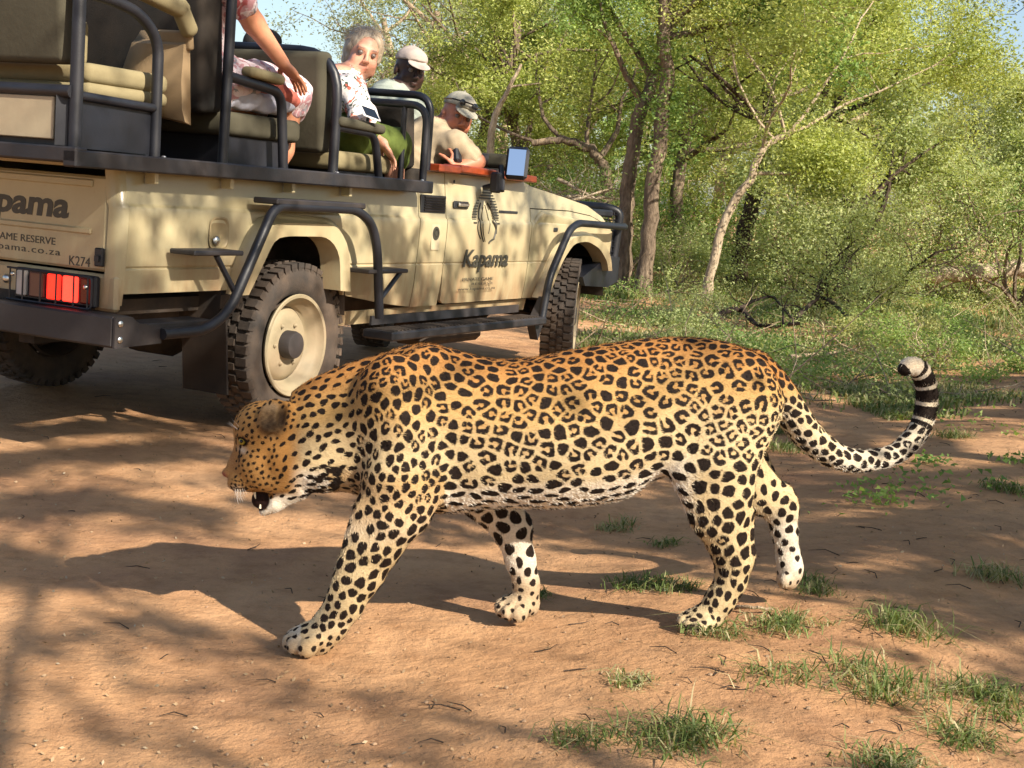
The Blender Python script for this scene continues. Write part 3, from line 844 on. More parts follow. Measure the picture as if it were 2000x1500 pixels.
    fo = mesh_np('fur', HV.reshape(-1, 3), T3, fm_.m, root, False, attrs={'coat': ('FLOAT_COLOR', np.concatenate([np.repeat(hc, 4, 0), np.ones((M * 4, 1))], 1))})
    fo['kind'] = 'stuff'
    return root
leopard = build_leopard()
# ------------------------------------------------------------------ the open game-viewing truck
TYAW = 0.4526
TPOS = np.array([-1.757, 6.72, 0.0])
truck = empty('safari_truck', tuple(TPOS), (0, 0, pi / 2 - TYAW), 'beige open sided game viewing truck carrying people, with black steel rails and canvas seats', 'truck')
TF = np.array([sin(TYAW), cos(TYAW), 0]); TL = np.array([-cos(TYAW), sin(TYAW), 0])
def tw(x, y, z): return TPOS + TF * x + TL * y + np.array([0, 0, z])
def t2(px, py, y=-.86):
    "place in the truck's own frame seen at a spot of the photograph, on a plane along its side"
    r = ray(px, py); t = ((TPOS + TL * y - CC) @ TL) / (r @ TL); p = CC + r * t - TPOS
    return np.array([p @ TF, p @ TL, p[2]])

def paint():
    t = NT('beige_paint')
    base = t.ramp(t.noise(2.2, 5, .6), [(.3, srgb('a59b7a')), (.7, srgb('b5ab8a'))])
    sep = t.n('ShaderNodeSeparateXYZ'); t.l(t.tex(), sep.inputs[0])
    low = t.math('MULTIPLY', t.math('SUBTRACT', 1.02, sep.outputs[2]), 2.2, clamp=True)
    streak = t.ramp(t.noise(7, 6, .7, stretch=(1, 1, .25)), [(.40, (0, 0, 0)), (.75, (1, 1, 1))])
    f = t.math('ADD', t.math('ADD', t.math('MULTIPLY', t.math('MULTIPLY', low, streak), .85), t.math('MULTIPLY', streak, .10)), t.math('MULTIPLY', t.math('POWER', low, 3), .25), clamp=True)
    base = t.mix(f, base, srgb('9a7654'))
    base = t.mix(t.ramp(t.noise(130, 3, .8), [(.62, (0, 0, 0)), (.72, (.5, .5, .5))]), base, srgb('8b6b4c'))
    t.set(Base_Color=base, Roughness=t.mix(f, (.30, .30, .30), (.75, .75, .75)))
    t.b.inputs['Coat Weight'].default_value = .25; t.b.inputs['Coat Roughness'].default_value = .15
    t.bump(t.noise(3, 2, .5), .08, .02)
    return t.m
M_PAINT = paint()
M_BLACK = simple('black_steel', (.008, .010, .016), .36, 0, .25, 12, .1, 90, .02)
M_BLACKD = simple('dusty_black_steel', (.010, .012, .017), .45, 0, .3, 9, .2, 60, .12)
M_UNDER = simple('underbody', (.014, .012, .011), .85, 0, .4, 7, .3, 40, .3)
M_RUBBER = simple('tyre_rubber', (.024, .022, .021), .85, 0, .25, 14, .4, 110, .4)
M_RIM = simple('rim_paint', srgb('938a70'), .5, 0, .15, 12, .1, 60, .7)
M_KHAKI = simple('khaki_canvas', srgb('857b5e'), .9, 0, .16, 4, .35, 45, 0, .2)
M_KHAKD = simple('dark_khaki_canvas', srgb('4a473b'), .9, 0, .16, 4, .35, 40, 0, .2)
M_CHAR = simple('charcoal_canvas', srgb('272726'), .9, 0, .15, 9, .5, 380, .12, .2)
M_CLOTH = simple('tan_bag_canvas', srgb('9a8466'), .9, 0, .12, 9, .5, 380, 0, .2)
M_WOOD = simple('varnished_red_wood', srgb('8a3a1c'), .28, 0, .3, 26, .1, 80)
M_PRINT = simple('dark_print', srgb('3a3830'), .5, 0, .15, 60)
M_CHROME = simple('bolt_metal', (.65, .65, .62), .3, 1, .1)
M_VENT = simple('vent_plastic', (.02, .022, .026), .5)
M_GREYP = simple('grey_plate', srgb('a79b80'), .6, 0, .12, 6, .1, 60, .4)
M_LINE = simple('seam_shadow', (.02, .017, .013), .9)

# --- body skin
def yprof(z):
    zs = [.40, .55, .66, .757, .764, .772, .90, .985, .998, 1.010, 1.08, 1.20, 1.30]
    ys = [.815, .845, .860, .866, .860, .867, .873, .875, .873, .862, .853, .838, .828]
    return float(np.interp(z, zs, ys))
ZR = [.54, .60, .66, .72, .750, .757, .764, .772, .79, .84, .90, .95, .985, .992, .998, 1.004, 1.010, 1.03, 1.08, 1.14, 1.20]
def skin(xs, zb, zt, side, yo=0.0, thick=.018, yf=None):
    "side skin over columns xs, from zb(x) to zt(x), with returns on its edges"
    V = []; F = []; yf = yf or yprof
    rows = len(ZR) + 2
    for x in xs:
        b, t = zb(x), zt(x)
        for j in range(rows):
            z = b if j == 0 else (t if j == rows - 1 else min(max(ZR[j - 1], b), t))
            V.append((x, side * (yf(z) + yo), z))
    n = len(xs)
    for i in range(n - 1):
        for j in range(rows - 1):
            a, b_, c, d = i * rows + j, (i + 1) * rows + j, (i + 1) * rows + j + 1, i * rows + j + 1
            if abs(V[a][2] - V[d][2]) < 1e-6 and abs(V[b_][2] - V[c][2]) < 1e-6: continue
            F.append((a, b_, c, d) if side < 0 else (d, c, b_, a))
    # edge returns
    def ret(ids):
        m0 = len(V)
        for i in ids: V.append((V[i][0], V[i][1] - side * thick, V[i][2]))
        for k in range(len(ids) - 1): F.append((ids[k], ids[k + 1], m0 + k + 1, m0 + k))
    ret([i * rows for i in range(n)]); ret([i * rows + rows - 1 for i in range(n)])
    ret([j for j in range(rows)]); ret([(n - 1) * rows + j for j in range(rows)])
    return V, F
def panel(name, xs, zb, zt, side, mat=None, **k):
    b = MB(); b.raw(*skin(xs, zb, zt, side, **k)); return b.build(name, mat or M_PAINT, truck, True, 30)
def lin(*p): return lambda x: float(np.interp(x, [a for a, _ in p], [b for _, b in p]))
def arange(a, b, s=.03): return list(np.linspace(a, b, max(2, int((b - a) / s) + 1)))
rear_arch = lin((-1.21, .665), (-.565, .665), (-.54, .67), (-.50, .76), (-.43, .88), (-.36, .93), (-.26, .955), (0, .96), (.14, .95), (.22, .90), (.25, .78), (.262, .66), (.30, .655), (.31, .62), (.74, .56), (.99, .535))
front_arch = lin((2.33, .54), (2.50, .54), (2.60, .63), (2.72, .79), (2.86, .90), (3.0, .925), (3.2, .925), (3.36, .88), (3.47, .80), (3.52, .72), (3.62, .72))
for sd in (-1, 1):
    panel('bed_side', arange(-1.200, .978, .024), rear_arch, lambda x: 1.135, sd)
    panel('cab_corner', arange(.986, 1.268), lambda x: .535, lin((.986, 1.135), (1.04, 1.135), (1.045, 1.245), (1.3, 1.245)), sd)
    panel('door', [1.276, 1.28] + arange(1.30, 2.315), lin((1.276, .70), (1.30, .56), (1.34, .54), (2.32, .54)), lin((1.276, 1.247), (2.2, 1.247), (2.32, 1.225)), sd)
    panel('front_wing', arange(2.323, 3.60), front_arch, lin((2.32, 1.083), (2.9, 1.083), (3.25, 1.06), (3.45, 1.02), (3.60, .96)), sd)
    # strip above the wing, below the bonnet lid
    panel('bonnet_side', arange(2.323, 3.58), lin((2.32, 1.089), (2.9, 1.089), (3.25, 1.066), (3.45, 1.026), (3.60, .966)), lin((2.32, 1.222), (2.83, 1.170), (3.2, 1.128), (3.45, 1.06), (3.58, .985)), sd, yo=-.004)
    panel('sill_panel', arange(.31, 2.45), lambda x: .46, lambda x: .530, sd, yo=-.03)
    # raised shoulder pressing on the wing
    b = MB(); V = []; F = []
    xs = arange(2.36, 3.50, .06)
    for x in xs:
        zc = float(np.interp(x, [2.36, 2.45, 3.5], [.985, 1.055, .985])); y = .865
        for (dy, dz) in ((-.004, .022), (.010, .010), (.011, -.012), (-.004, -.055)): V.append((x, sd * (y + dy), zc + dz))
    for i in range(len(xs) - 1):
        for j in range(3): F.append((i * 4 + j, (i + 1) * 4 + j, (i + 1) * 4 + j + 1, i * 4 + j + 1) if sd > 0 else (i * 4 + j + 1, (i + 1) * 4 + j + 1, (i + 1) * 4 + j, i * 4 + j))
    b.raw(V, F).build('wing_pressing', M_PAINT, truck, True)
    # moulded arch flares
    def flare(name, inner, outer, y0, y1):
        b = MB(); V = []; F = []; n = len(inner)
        for (p, q) in zip(inner, outer):
            m_ = ((p[0] * .35 + q[0] * .65), (p[1] * .35 + q[1] * .65))
            V += [(p[0], sd * (y0 - .05), p[1]), (p[0], sd * y1, p[1]), (m_[0], sd * (y1 + .004), m_[1]), (q[0], sd * (y0 + .022), q[1]), (q[0], sd * (y0 - .01), q[1])]
        for i in range(n - 1):
            for j in range(4):
                a = i * 5 + j; F.append((a, a + 5, a + 6, a + 1) if sd > 0 else (a + 1, a + 6, a + 5, a))
        b.raw(V, F).build(name, M_PAINT, truck, True, 50)
    def poly2(pts, n=26):
        P = [np.array(p) for p in pts]; P = fillet([(p[0], 0, p[1]) for p in P], .07, 5)
        d = [0]; 
        for i in range(1, len(P)): d.append(d[-1] + (P[i] - P[i - 1]).length)
        t = np.linspace(0, d[-1], n); return [(float(np.interp(s, d, [p.x for p in P])), float(np.interp(s, d, [p.z for p in P]))) for s in t]
    flare('rear_flare', poly2([(-.510, .650), (-.45, .735), (-.345, .89), (-.25, .902), (.06, .902), (.165, .83), (.190, .650)]),
          poly2([(-.575, .650), (-.54, .80), (-.43, .975), (-.31, .992), (.15, .987), (.27, .88), (.315, .640)]), .868, .93)
    flare('front_flare', poly2([(2.535, .545), (2.70, .77), (2.86, .885), (3.08, .90), (3.30, .85), (3.44, .76), (3.47, .70)]),
          poly2([(2.43, .545), (2.62, .80), (2.78, .94), (3.08, .965), (3.36, .92), (3.52, .82), (3.56, .70)]), .868, .925)
# bonnet lid and front
b = MB(); V = []; F = []
xs = arange(2.30, 3.62, .05); ysn = list(np.linspace(-.835, .835, 15))
for x in xs:
    zt = float(np.interp(x, [2.3, 2.83, 3.2, 3.45, 3.62], [1.226, 1.174, 1.132, 1.064, .965]))
    for y in ysn:
        e = abs(y) / .835
        V.append((x, y, zt + .045 * (1 - e ** 2.5) + (.012 if abs(y) < .35 else 0) * (x < 3.45)))
k = len(ysn)
for i in range(len(xs) - 1):
    for j in range(k - 1): F.append((i * k + j, (i + 1) * k + j, (i + 1) * k + j + 1, i * k + j + 1))
b.raw(V, F).build('bonnet', M_PAINT, truck, True, 30)
MB().box((3.60, 0, .86), (.05, 1.50, .28), bev=.02).build('grille_panel', M_BLACK, truck)
# rear wall: corner posts and tailgate
for sd in (-1, 1):
    b = MB(); P = [(-1.200, sd * .872), (-1.222, sd * .866), (-1.237, sd * .848), (-1.242, sd * .825), (-1.242, sd * .808)]
    V = []; F = []
    zs_ = [.62, .70, .78, .99, 1.0, 1.01, 1.135]
    for (x, y) in P:
        for z in zs_: V.append((x, y * yprof(z) / .872, z))
    m_ = len(zs_)
    for i in range(len(P) - 1):
        for j in range(m_ - 1): F.append((i * m_ + j, (i + 1) * m_ + j, (i + 1) * m_ + j + 1, i * m_ + j + 1))
    b.raw(V, F)
    b.build('rear_corner', M_PAINT, truck, True, 60)
tg = MB().box((-1.227, 0, .925), (.03, 1.60, .36), bev=.010).build('tailgate', M_PAINT, truck)
MB().box((-1.244, 0, .893), (.012, 1.46, .024), bev=.005).build('pressed_ridge', M_PAINT, tg)
MB().box((-1.244, 0, 1.075), (.012, 1.46, .030), bev=.005).build('pressed_ridge', M_PAINT, tg)
MB().box((-1.222, 0, .665), (.036, 1.72, .14), bev=.012).build('rear_panel', M_PAINT, truck)
MB().box((-1.235, 0, 1.148), (.06, 1.70, .030), bev=.006).build('bed_rim', M_PAINT, truck)
for sd in (-1, 1):
    MB().box((-1.252, sd * .783, .80), (.02, .040, .07), bev=.004).box((-1.265, sd * .783, .795), (.012, .020, .022)).build('tailgate_latch', M_BLACK, truck)
# light clusters
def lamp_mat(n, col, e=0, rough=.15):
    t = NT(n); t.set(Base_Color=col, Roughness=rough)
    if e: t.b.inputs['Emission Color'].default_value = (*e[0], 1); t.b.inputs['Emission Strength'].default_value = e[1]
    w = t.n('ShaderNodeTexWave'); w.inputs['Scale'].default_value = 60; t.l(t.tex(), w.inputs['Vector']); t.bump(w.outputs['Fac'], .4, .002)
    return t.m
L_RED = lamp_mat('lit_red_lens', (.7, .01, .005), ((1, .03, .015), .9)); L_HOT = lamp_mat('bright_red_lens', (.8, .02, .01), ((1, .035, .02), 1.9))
L_DRK = lamp_mat('dark_red_lens', (.16, .008, .006)); L_CLR = lamp_mat('clear_lens', (.45, .43, .42)); L_AMB = lamp_mat('smoked_lens', (.13, .06, .05))
for sd in (-1, 1):
    cl = MB().box((-1.254, sd * .575, .665), (.03, .42, .122), bev=.008).build('tail_light', M_BLACK, truck)
    for i, (m_, w) in enumerate(((L_CLR, .062), (L_AMB, .085), (L_RED, .075), (L_HOT, .082), (L_DRK, .062))):
        y0 = .375 + 1.08 * sum((.062, .085, .075, .082, .062)[:i]) + .004
        MB().box((-1.272, sd * (y0 + w * 1.08 / 2), .667), (.022, w * 1.08 - .016, .098), bev=.005).build('lens', m_, cl)
    g = MB()
    g.tube(fillet([(-1.30, sd * .36, .724), (-1.30, sd * .795, .724), (-1.30, sd * .795, .602), (-1.30, sd * .36, .602)], .02) , .0045, 6)
    for yy in (.375, .442, .534, .615, .704, .775): g.tube([(-1.30, sd * yy, .724), (-1.30, sd * yy, .602)], .0036, 6)
    g.build('light_guard', M_BLACK, cl)['kind'] = 'stuff'
    for yy in (.39, .765): MB().ball((-1.30, sd * yy, .70 if yy < .5 else .685), .010, 8, 6).build('bolt', M_CHROME, cl, True)
    MB().ball((-1.248, sd * .30, .672), (.012, .018, .018), 10, 8).build('reflector', M_CHROME, truck, True)
# bumper with folded side plates
bp_ = MB().box((-1.30, 0, .535), (.10, 1.90, .118), bev=.008).build('rear_bumper', M_BLACKD, truck)
for sd in (-1, 1):
    MB().prism([(-1.35, .477), (-1.35, .595), (-1.26, .592), (-1.22, .565), (-1.09, .548), (-1.09, .482)], 'y', sd * .953, sd * .962).build('side_plate', M_BLACKD, bp_)
    for zz in (.568, .508): MB().ball((-1.322, sd * .964, zz), (.013, .006, .013), 10, 8).build('bolt', M_CHROME, bp_, True)
    MB().box((-1.02, sd * .90, .555), (.46, .12, .014), bev=.004).box((-1.02, sd * .953, .535), (.46, .012, .05)).build('step_plate', M_BLACKD, bp_)
    r = .0225
    q = [(-1.10, sd * .975, .520), (-.87, sd * 1.0, .526), (-.745, sd * 1.015, .60), (-.50, sd * 1.015, 1.0), (-.44, sd * 1.01, 1.035), (.17, sd * 1.01, 1.035), (.30, sd * 1.01, .97), (.36, sd * 1.01, .86), (.42, sd * 1.01, .52)]
    fb = MB().tube(fillet(q, .09, 6), r, 10).build('arch_step_bar', M_BLACK, truck, True)
    MB().box((-.135, sd * .965, 1.052), (.69, .13, .026), bev=.006).build('step_plate', M_BLACKD, fb)
    MB().box((-.83, sd * .955, .835), (.31, .13, .020), bev=.005).build('step_plate', M_BLACKD, fb)
    MB().tube([(-.83, sd * 1.0, .825), (-.70, sd * 1.0, .675)], .012, 8).build('strut', M_BLACK, fb, True)
    MB().box((.47, sd * .955, .745), (.36, .13, .020), bev=.005).build('step_plate', M_BLACKD, fb)
    MB().tube([(.60, sd * 1.0, .735), (.42, sd * 1.0, .60)], .012, 8).build('strut', M_BLACK, fb, True)
    # side step
    ss = MB().box((1.40, sd * .95, .425), (1.78, .18, .045), bev=.008).build('side_step', M_BLACKD, truck)
    b = MB(); 
    MB().box((1.40, sd * .868, .485), (1.66, .012, .045)).build('step_back', M_BLACKD, ss)
    for i in range(46): b.box((.56 + i * .0365, sd * .955, .449), (.016, .13, .006))
    b.build('tread_grip', M_UNDER, ss)['kind'] = 'stuff'
    q = [(2.30, sd * 1.0, .42), (2.33, sd * 1.0, .56), (2.365, sd * 1.0, .69), (2.60, sd * 1.0, .975), (2.72, sd * 1.0, 1.018), (3.55, sd * .99, 1.005), (3.72, sd * .90, 1.005)]
    fb = MB().tube(fillet(q, .08, 6), .0235, 10).build('wing_bar', M_BLACK, truck, True)
    MB().prism([(2.24, .40), (2.38, .56), (2.36, .40), (2.30, .30)], 'y', sd * .93, sd * .985).build('end_plate', M_BLACKD, fb)
# front bumper and bull bar
fbm = MB().box((3.66, 0, .70), (.22, 1.74, .19), bev=.02).build('front_bumper', M_BLACK, truck)
for sd in (-1, 1):
    MB().prism([(3.15, .66), (3.55, .79), (3.77, .79), (3.77, .62), (3.60, .58), (3.20, .60)], 'y', sd * .66, sd * .878).build('bumper_wing', M_BLACK, fbm)
    MB().tube(fillet([(3.73, sd * .84, .70), (3.75, sd * .86, 1.10), (3.70, sd * .78, 1.125), (3.70, 0, 1.125)], .05), .032, 10).build('bull_bar', M_BLACK, fbm, True)
    g = MB()
    for i in range(9): g.tube([(3.70, sd * (.50 + i * .042), .80), (3.70, sd * (.50 + i * .042), 1.10)], .004, 4)
    for i in range(8): g.tube([(3.70, sd * .48, .82 + i * .037), (3.70, sd * .86, .82 + i * .037)], .004, 4)
    g.build('headlight_mesh', M_BLACK, fbm)['kind'] = 'stuff'
    MB().box((3.44, sd * .80, 1.085), (.46, .09, .05), bev=.012).build('wing_guard', M_BLACK, fbm)
    MB().lathe([(.001, .02), (.085, .015), (.09, 0), (.085, -.05)], (3.62, sd * .62, .93), 'x', 24).build('headlight', L_CLR, truck, True)
# under the body
u = MB()
u.box((1.1, 0, .60), (4.7, 1.50, .06)); 
for sd in (-1, 1): u.box((1.1, sd * .42, .50), (4.7, .08, .14))
u.box((-.9, 0, .56), (.6, 1.3, .10)); u.box((1.6, 0, .52), (1.6, 1.1, .2))
u.build('chassis', M_UNDER, truck)
for x0, x1, z1 in ((-.62, .34, .98), (2.55, 3.56, .95)):
    for sd in (-1, 1):
        w = MB(); V = []; F = []
        n_ = 12
        for i in range(n_ + 1):
            a = pi * i / n_; x = (x0 + x1) / 2 - cos(a) * (x1 - x0) / 2; z = .52 + sin(a) ** .5 * (z1 - .52) if i not in (0, n_) else .52
            V += [(x, sd * .45, z), (x, sd * .862, z)]
        for i in range(n_): F.append((2 * i, 2 * i + 1, 2 * i + 3, 2 * i + 2))
        F.append([2 * i for i in range(n_ + 1)])
        w.raw(V, F).build('wheel_well', M_UNDER, truck)
for x in (0, 3.18):
    ax = MB().tube([(x, -.70, .40), (x, -.2, .40), (x, -.1, .38), (x, .1, .38), (x, .2, .40), (x, .70, .40)], [.045, .05, .13, .13, .05, .045], 12).build('axle', M_UNDER, truck, True)
    for sd in (-1, 1):
        MB().tube(catmull([(x - .60, sd * .50, .52), (x - .3, sd * .50, .42), (x, sd * .50, .385), (x + .3, sd * .50, .42), (x + .58, sd * .50, .52)], 4), .028, 6).build('leaf_spring', M_UNDER, ax, True)
        MB().tube([(x + .05, sd * .38, .42), (x + .16, sd * .40, .72)], .03, 8).build('damper', M_UNDER, ax, True)
M_FLAP = simple('mud_flap', (.009, .006, .005), .9, 0, .3, 6, .3, 30, .08)
for sd in (-1, 1):
    MB().box((-.52, sd * .72, .37), (.012, .24, .33), rot=(0, radians(-6), 0)).build('mud_flap', M_FLAP, truck)
    MB().box((1.75, sd * .60, .36), (.7, .22, .16), bev=.03).build('tank', M_UNDER, truck)
MB().tube([(.5, .35, .42), (-.6, .40, .45), (-1.35, .45, .42)], .03, 8).build('exhaust', M_UNDER, truck, True)
# --- wheels
def wheel(x, y, sd, steer=0):
    w = empty('wheel', (x, y, .390), (0, 0, steer), parent=truck)
    R, W = .374, .095
    tp = [(.236, -W + .02), (.26, -W - .002), (.30, -W - .012), (.345, -W - .006), (.370, -W + .012), (R - .004, -W + .035), (R, -.03), (R, .03), (R - .004, W - .035), (.370, W - .012), (.345, W + .006), (.30, W + .012), (.26, W + .002), (.236, W - .02)]
    MB().lathe(tp, (0, 0, 0), 'y', 56).build('tyre', M_RUBBER, w, True, 50)
    tb = MB(); n = 44
    for k in range(n):
        a = 2 * pi * k / n
        for (o, ww, da, ll) in ((-.074, .062, 0, .036), (.074, .062, .5, .036), (-.022, .034, .45, .030), (.022, .034, .9, .030)):
            aa = a + da * 2 * pi / n; rr = R + .003 - (.005 if abs(o) > .05 else 0)
            tb.box((rr * cos(aa), o, rr * sin(aa)), (.024, ww, ll), rot=(0, -aa, 0), taper=.9)
        for s_ in (-1, 1):
            aa = a + (.0 if s_ < 0 else .5) * 2 * pi / n
            tb.box(((R - .022) * cos(aa), s_ * (W - .004), (R - .022) * sin(aa)), (.050, .020, .030), rot=(0, -aa, 0))
    tb.build('tread', M_RUBBER, w)['kind'] = 'stuff'
    so = sd  # outer side
    rp = [(.232, .085), (.240, .100), (.236, .106), (.222, .104), (.216, .090), (.206, .070), (.196, .062), (.186, .030), (.172, .020), (.160, .034), (.145, .046), (.10, .050), (.078, .044), (.070, .046)]
    rim = MB().lathe(rp, (0, 0, 0), 'y', 56, so).build('rim', M_RIM, w, True, 50)
    MB().lathe([(.236, -.09), (.225, -.10), (.20, -.06), (.19, .02), (.05, .03)], (0, 0, 0), 'y', 40, so).build('rim_back', M_UNDER, rim, True)
    hb = MB().lathe([(.066, .03), (.066, .085), (.060, .10), (.045, .104), (.001, .104)], (0, 0, 0), 'y', 28, so).build('hub', M_BLACKD, w, True)
    for k in range(6):
        a = k * pi / 3; MB().ball((.100 * cos(a), so * .053, .100 * sin(a)), (.010, .010, .010), 6, 5).build('wheel_nut', M_RIM, w)
    return w
wheel(0, -.73, -1); wheel(0, .73, 1); wheel(3.18, -.73, -1, radians(21)); wheel(3.18, .73, 1, radians(21))
# --- details on the skin
v = MB().box((1.128, -.857, 1.077), (.262, .012, .094), bev=.003).build('air_vent', M_VENT, truck)
for i in range(6): MB().box((1.135, -.866, 1.045 + i * .0135), (.215, .010, .006), rot=(radians(25), 0, 0)).build('slat', M_BLACKD, v)
fr = MB()
M_REC = simple('recess_paint', srgb('9a8a66'), .5, 0, .1, 9, 0, 60, .4)
b = MB(); V = []; F = []
ring = [(.058 * (1 if abs(cos(a)) > .999 else 1) * np.sign(cos(a)) * abs(cos(a)) ** .6, .062 * np.sign(sin(a)) * abs(sin(a)) ** .6) for a in np.linspace(0, 2 * pi, 24, endpoint=False)]
for (s_, dy) in ((1.12, .0065), (1.0, .008), (.90, .001), (.0, .0015)):
    for (p, q_) in ring: V.append((-.665 + p * s_, -.873 - dy + (.0), .905 + q_ * s_))
for i in range(3):
    for k in range(24): F.append((i * 24 + k, i * 24 + (k + 1) % 24, (i + 1) * 24 + (k + 1) % 24, (i + 1) * 24 + k))
fc = b.raw(V, F).build('fuel_filler', M_REC, truck, True, 50)
MB().ball((-.685, -.882, .875), (.020, .012, .020), 10, 8).build('filler_cap', M_CHROME, fc, True)
h_ = MB().box((1.428, -.862, 1.082), (.165, .010, .040), bev=.004).build('door_handle', M_VENT, truck)
MB().box((1.435, -.876, 1.084), (.115, .016, .022), bev=.006).build('grip', M_CHROME, h_)
MB().box((2.02, -.858, 1.057), (.24, .008, .016), bev=.003).build('badge', M_VENT, truck)
MB().box((2.66, -.877, .965), (.055, .012, .026), bev=.005).build('side_repeater', M_VENT, truck)
MB().ball((1.355, -.850, 1.205), (.010, .004, .010), 8, 6).build('door_lock', M_BLACK, truck, True)
st_ = MB().box((1.150, -.8745, .905), (.088, .0012, .135)).build('sticker', simple('pale_sticker', srgb('b3a88c'), .5), truck)
MB().lathe([(.036, 0), (.036, .002), (.024, .002), (.024, 0)], (1.152, -.8755, .925), 'y', 28, -1).build('sticker_emblem', M_PRINT, st_)
MB().lathe([(.015, 0), (.015, .0016), (.001, .0016)], (1.152, -.8755, .925), 'y', 20, -1).build('sticker_emblem', M_PRINT, st_)
for x in (t2(287, 340)[0], t2(435, 350)[0], t2(556, 362)[0], t2(668, 372)[0]):
    MB().box((x, -.885, 1.112), (.022, .055, .045), bev=.004).build('rail_hook', M_PAINT, truck)
# red wooden sill cap
MB().box((1.168, -.868, 1.268), (.232, .12, .040), bev=.006).build('wooden_sill', M_WOOD, truck)
MB().box((1.76, -.868, 1.268), (.94, .12, .040), rot=(0, radians(1.0), 0), bev=.006).build('wooden_sill', M_WOOD, truck)
MB().box((1.168, .868, 1.268), (.232, .12, .040), bev=.006).build('wooden_sill', M_WOOD, truck)
MB().box((1.76, .868, 1.268), (.94, .12, .040), bev=.006).build('wooden_sill', M_WOOD, truck)
# --- lettering
def lettering(s, size, mat, side=True, bold=0.0, shear=0.0, sx=1.0, spacing=1.0):
    cu = bpy.data.curves.new('txt', 'FONT'); cu.body = s; cu.size = size; cu.offset = bold; cu.shear = shear; cu.extrude = .0006; cu.space_character = spacing
    cu.resolution_u = 3
    o = bpy.data.objects.new('txt', cu); COL.objects.link(o)
    dg = bpy.context.evaluated_depsgraph_get(); me = bpy.data.meshes.new_from_object(o.evaluated_get(dg))
    bpy.data.objects.remove(o)
    co = np.empty(len(me.vertices) * 3, np.float32); me.vertices.foreach_get('co', co); co = co.reshape(-1, 3)
    co[:, 0] *= sx
    me.vertices.foreach_set('co', co.ravel()); me.materials.clear(); me.materials.append(mat); me.update()
    return me, co[:, 0].min(), co[:, 0].max()
def place_side(name, s, x0, x1, z, size, parent=None, y=-.8745, **k):
    me, a, b_ = lettering(s, size, M_PRINT, **k)
    sc = (x1 - x0) / (b_ - a)
    o = bpy.data.objects.new(name, me); COL.objects.link(o); o.parent = parent or truck
    o.matrix_local = Matrix(((sc, 0, 0, x0 - a * sc), (0, 0, -1, y), (0, 1, 0, z), (0, 0, 0, 1))); return o
def place_rear(name, s, y0, y1, z, size, x=-1.2432, **k):
    me, a, b_ = lettering(s, size, M_PRINT, **k)
    sc = (y1 - y0) / (b_ - a)
    o = bpy.data.objects.new(name, me); COL.objects.link(o); o.parent = truck
    o.matrix_local = Matrix(((0, 0, -1, x), (-sc, 0, 0, -(y0 - a * sc)), (0, 1, 0, z), (0, 0, 0, 1))); return o
place_side('lettering', 'Kapama', 1.478, 2.035, .745, .135, bold=.0028, shear=.22)
place_side('lettering', 'PRIVATE GAME', 1.487, 1.86, .664, .026)
place_side('lettering', 'RESERVE', 1.60, 1.86, .640, .018)
place_side('lettering', 'www.kapama.co.za', 1.44, 1.89, .612, .024)
tx = -1.3125
place_rear('lettering', 'Kapama', .035, .612, .937, .135, bold=.0045, shear=.12)
place_rear('lettering', 'PRIVATE GAME RESERVE', .02, .548, .826, .040)
place_rear('lettering', 'www.kapama.co.za', .00, .575, .787, .038, spacing=1.15)
place_rear('lettering', 'K274', .622, .728, .757, .052)
# striped lion-head emblem on the door
lg = MB(); cx = 1.725
def leaf(z):   # outline half width of the shield at a height
    t = (z - .875) / (1.187 - .875); return .165 * (sin(pi * min(1, max(0, t)) ** .85)) ** .75 + .004
for i in range(13):
    z = 1.175 - i * .0155; w_ = leaf(z) * (.95)
    xl, xr = cx - w_, cx + w_
    if i >= 4: 
        gl = cx - .02 - (i - 4) * .004
        segs = [(xl, max(xl + .01, cx - .09 + (i - 4) * -.004)), (min(xr - .012, cx + .045 + (i - 4) * .007), xr)]
    else: segs = [(xl, xr)]
    for a, b_ in segs:
        if b_ - a > .006: lg.box(((a + b_) / 2, -.8625 - (.011 if z < 1.0 else 0) - .0028 * (z < 1.06), z), (b_ - a, .003, .0095))
for (x0, z0, x1, z1, x2, z2, r_) in ((cx - .05, 1.10, cx - .13, 1.00, cx - .02, .885, .0045), (cx - .02, 1.08, cx - .08, .98, cx - .00, .885, .003), (cx + .03, 1.10, cx + .16, 1.02, cx + .10, .90, .007), (cx + .10, .90, cx + .06, .89, cx + .045, .875, .006), (cx + .00, 1.09, cx + .06, 1.00, cx + .03, .93, .003), (cx + .07, 1.0, cx + .13, .97, cx + .12, .93, .008), (cx - .10, 1.0, cx - .13, .96, cx - .06, .90, .004)):
    pts = [(x0 * (1 - t) ** 2 + 2 * x1 * t * (1 - t) + x2 * t * t, 0, z0 * (1 - t) ** 2 + 2 * z1 * t * (1 - t) + z2 * t * t) for t in np.linspace(0, 1, 9)]
    pts = [(p[0], -yprof(p[2]) - .001, p[2]) for p in pts]
    lg.tube(pts, r_, 6, ell=1)
lg.build('lion_emblem', M_PRINT, truck)['kind'] = 'stuff'
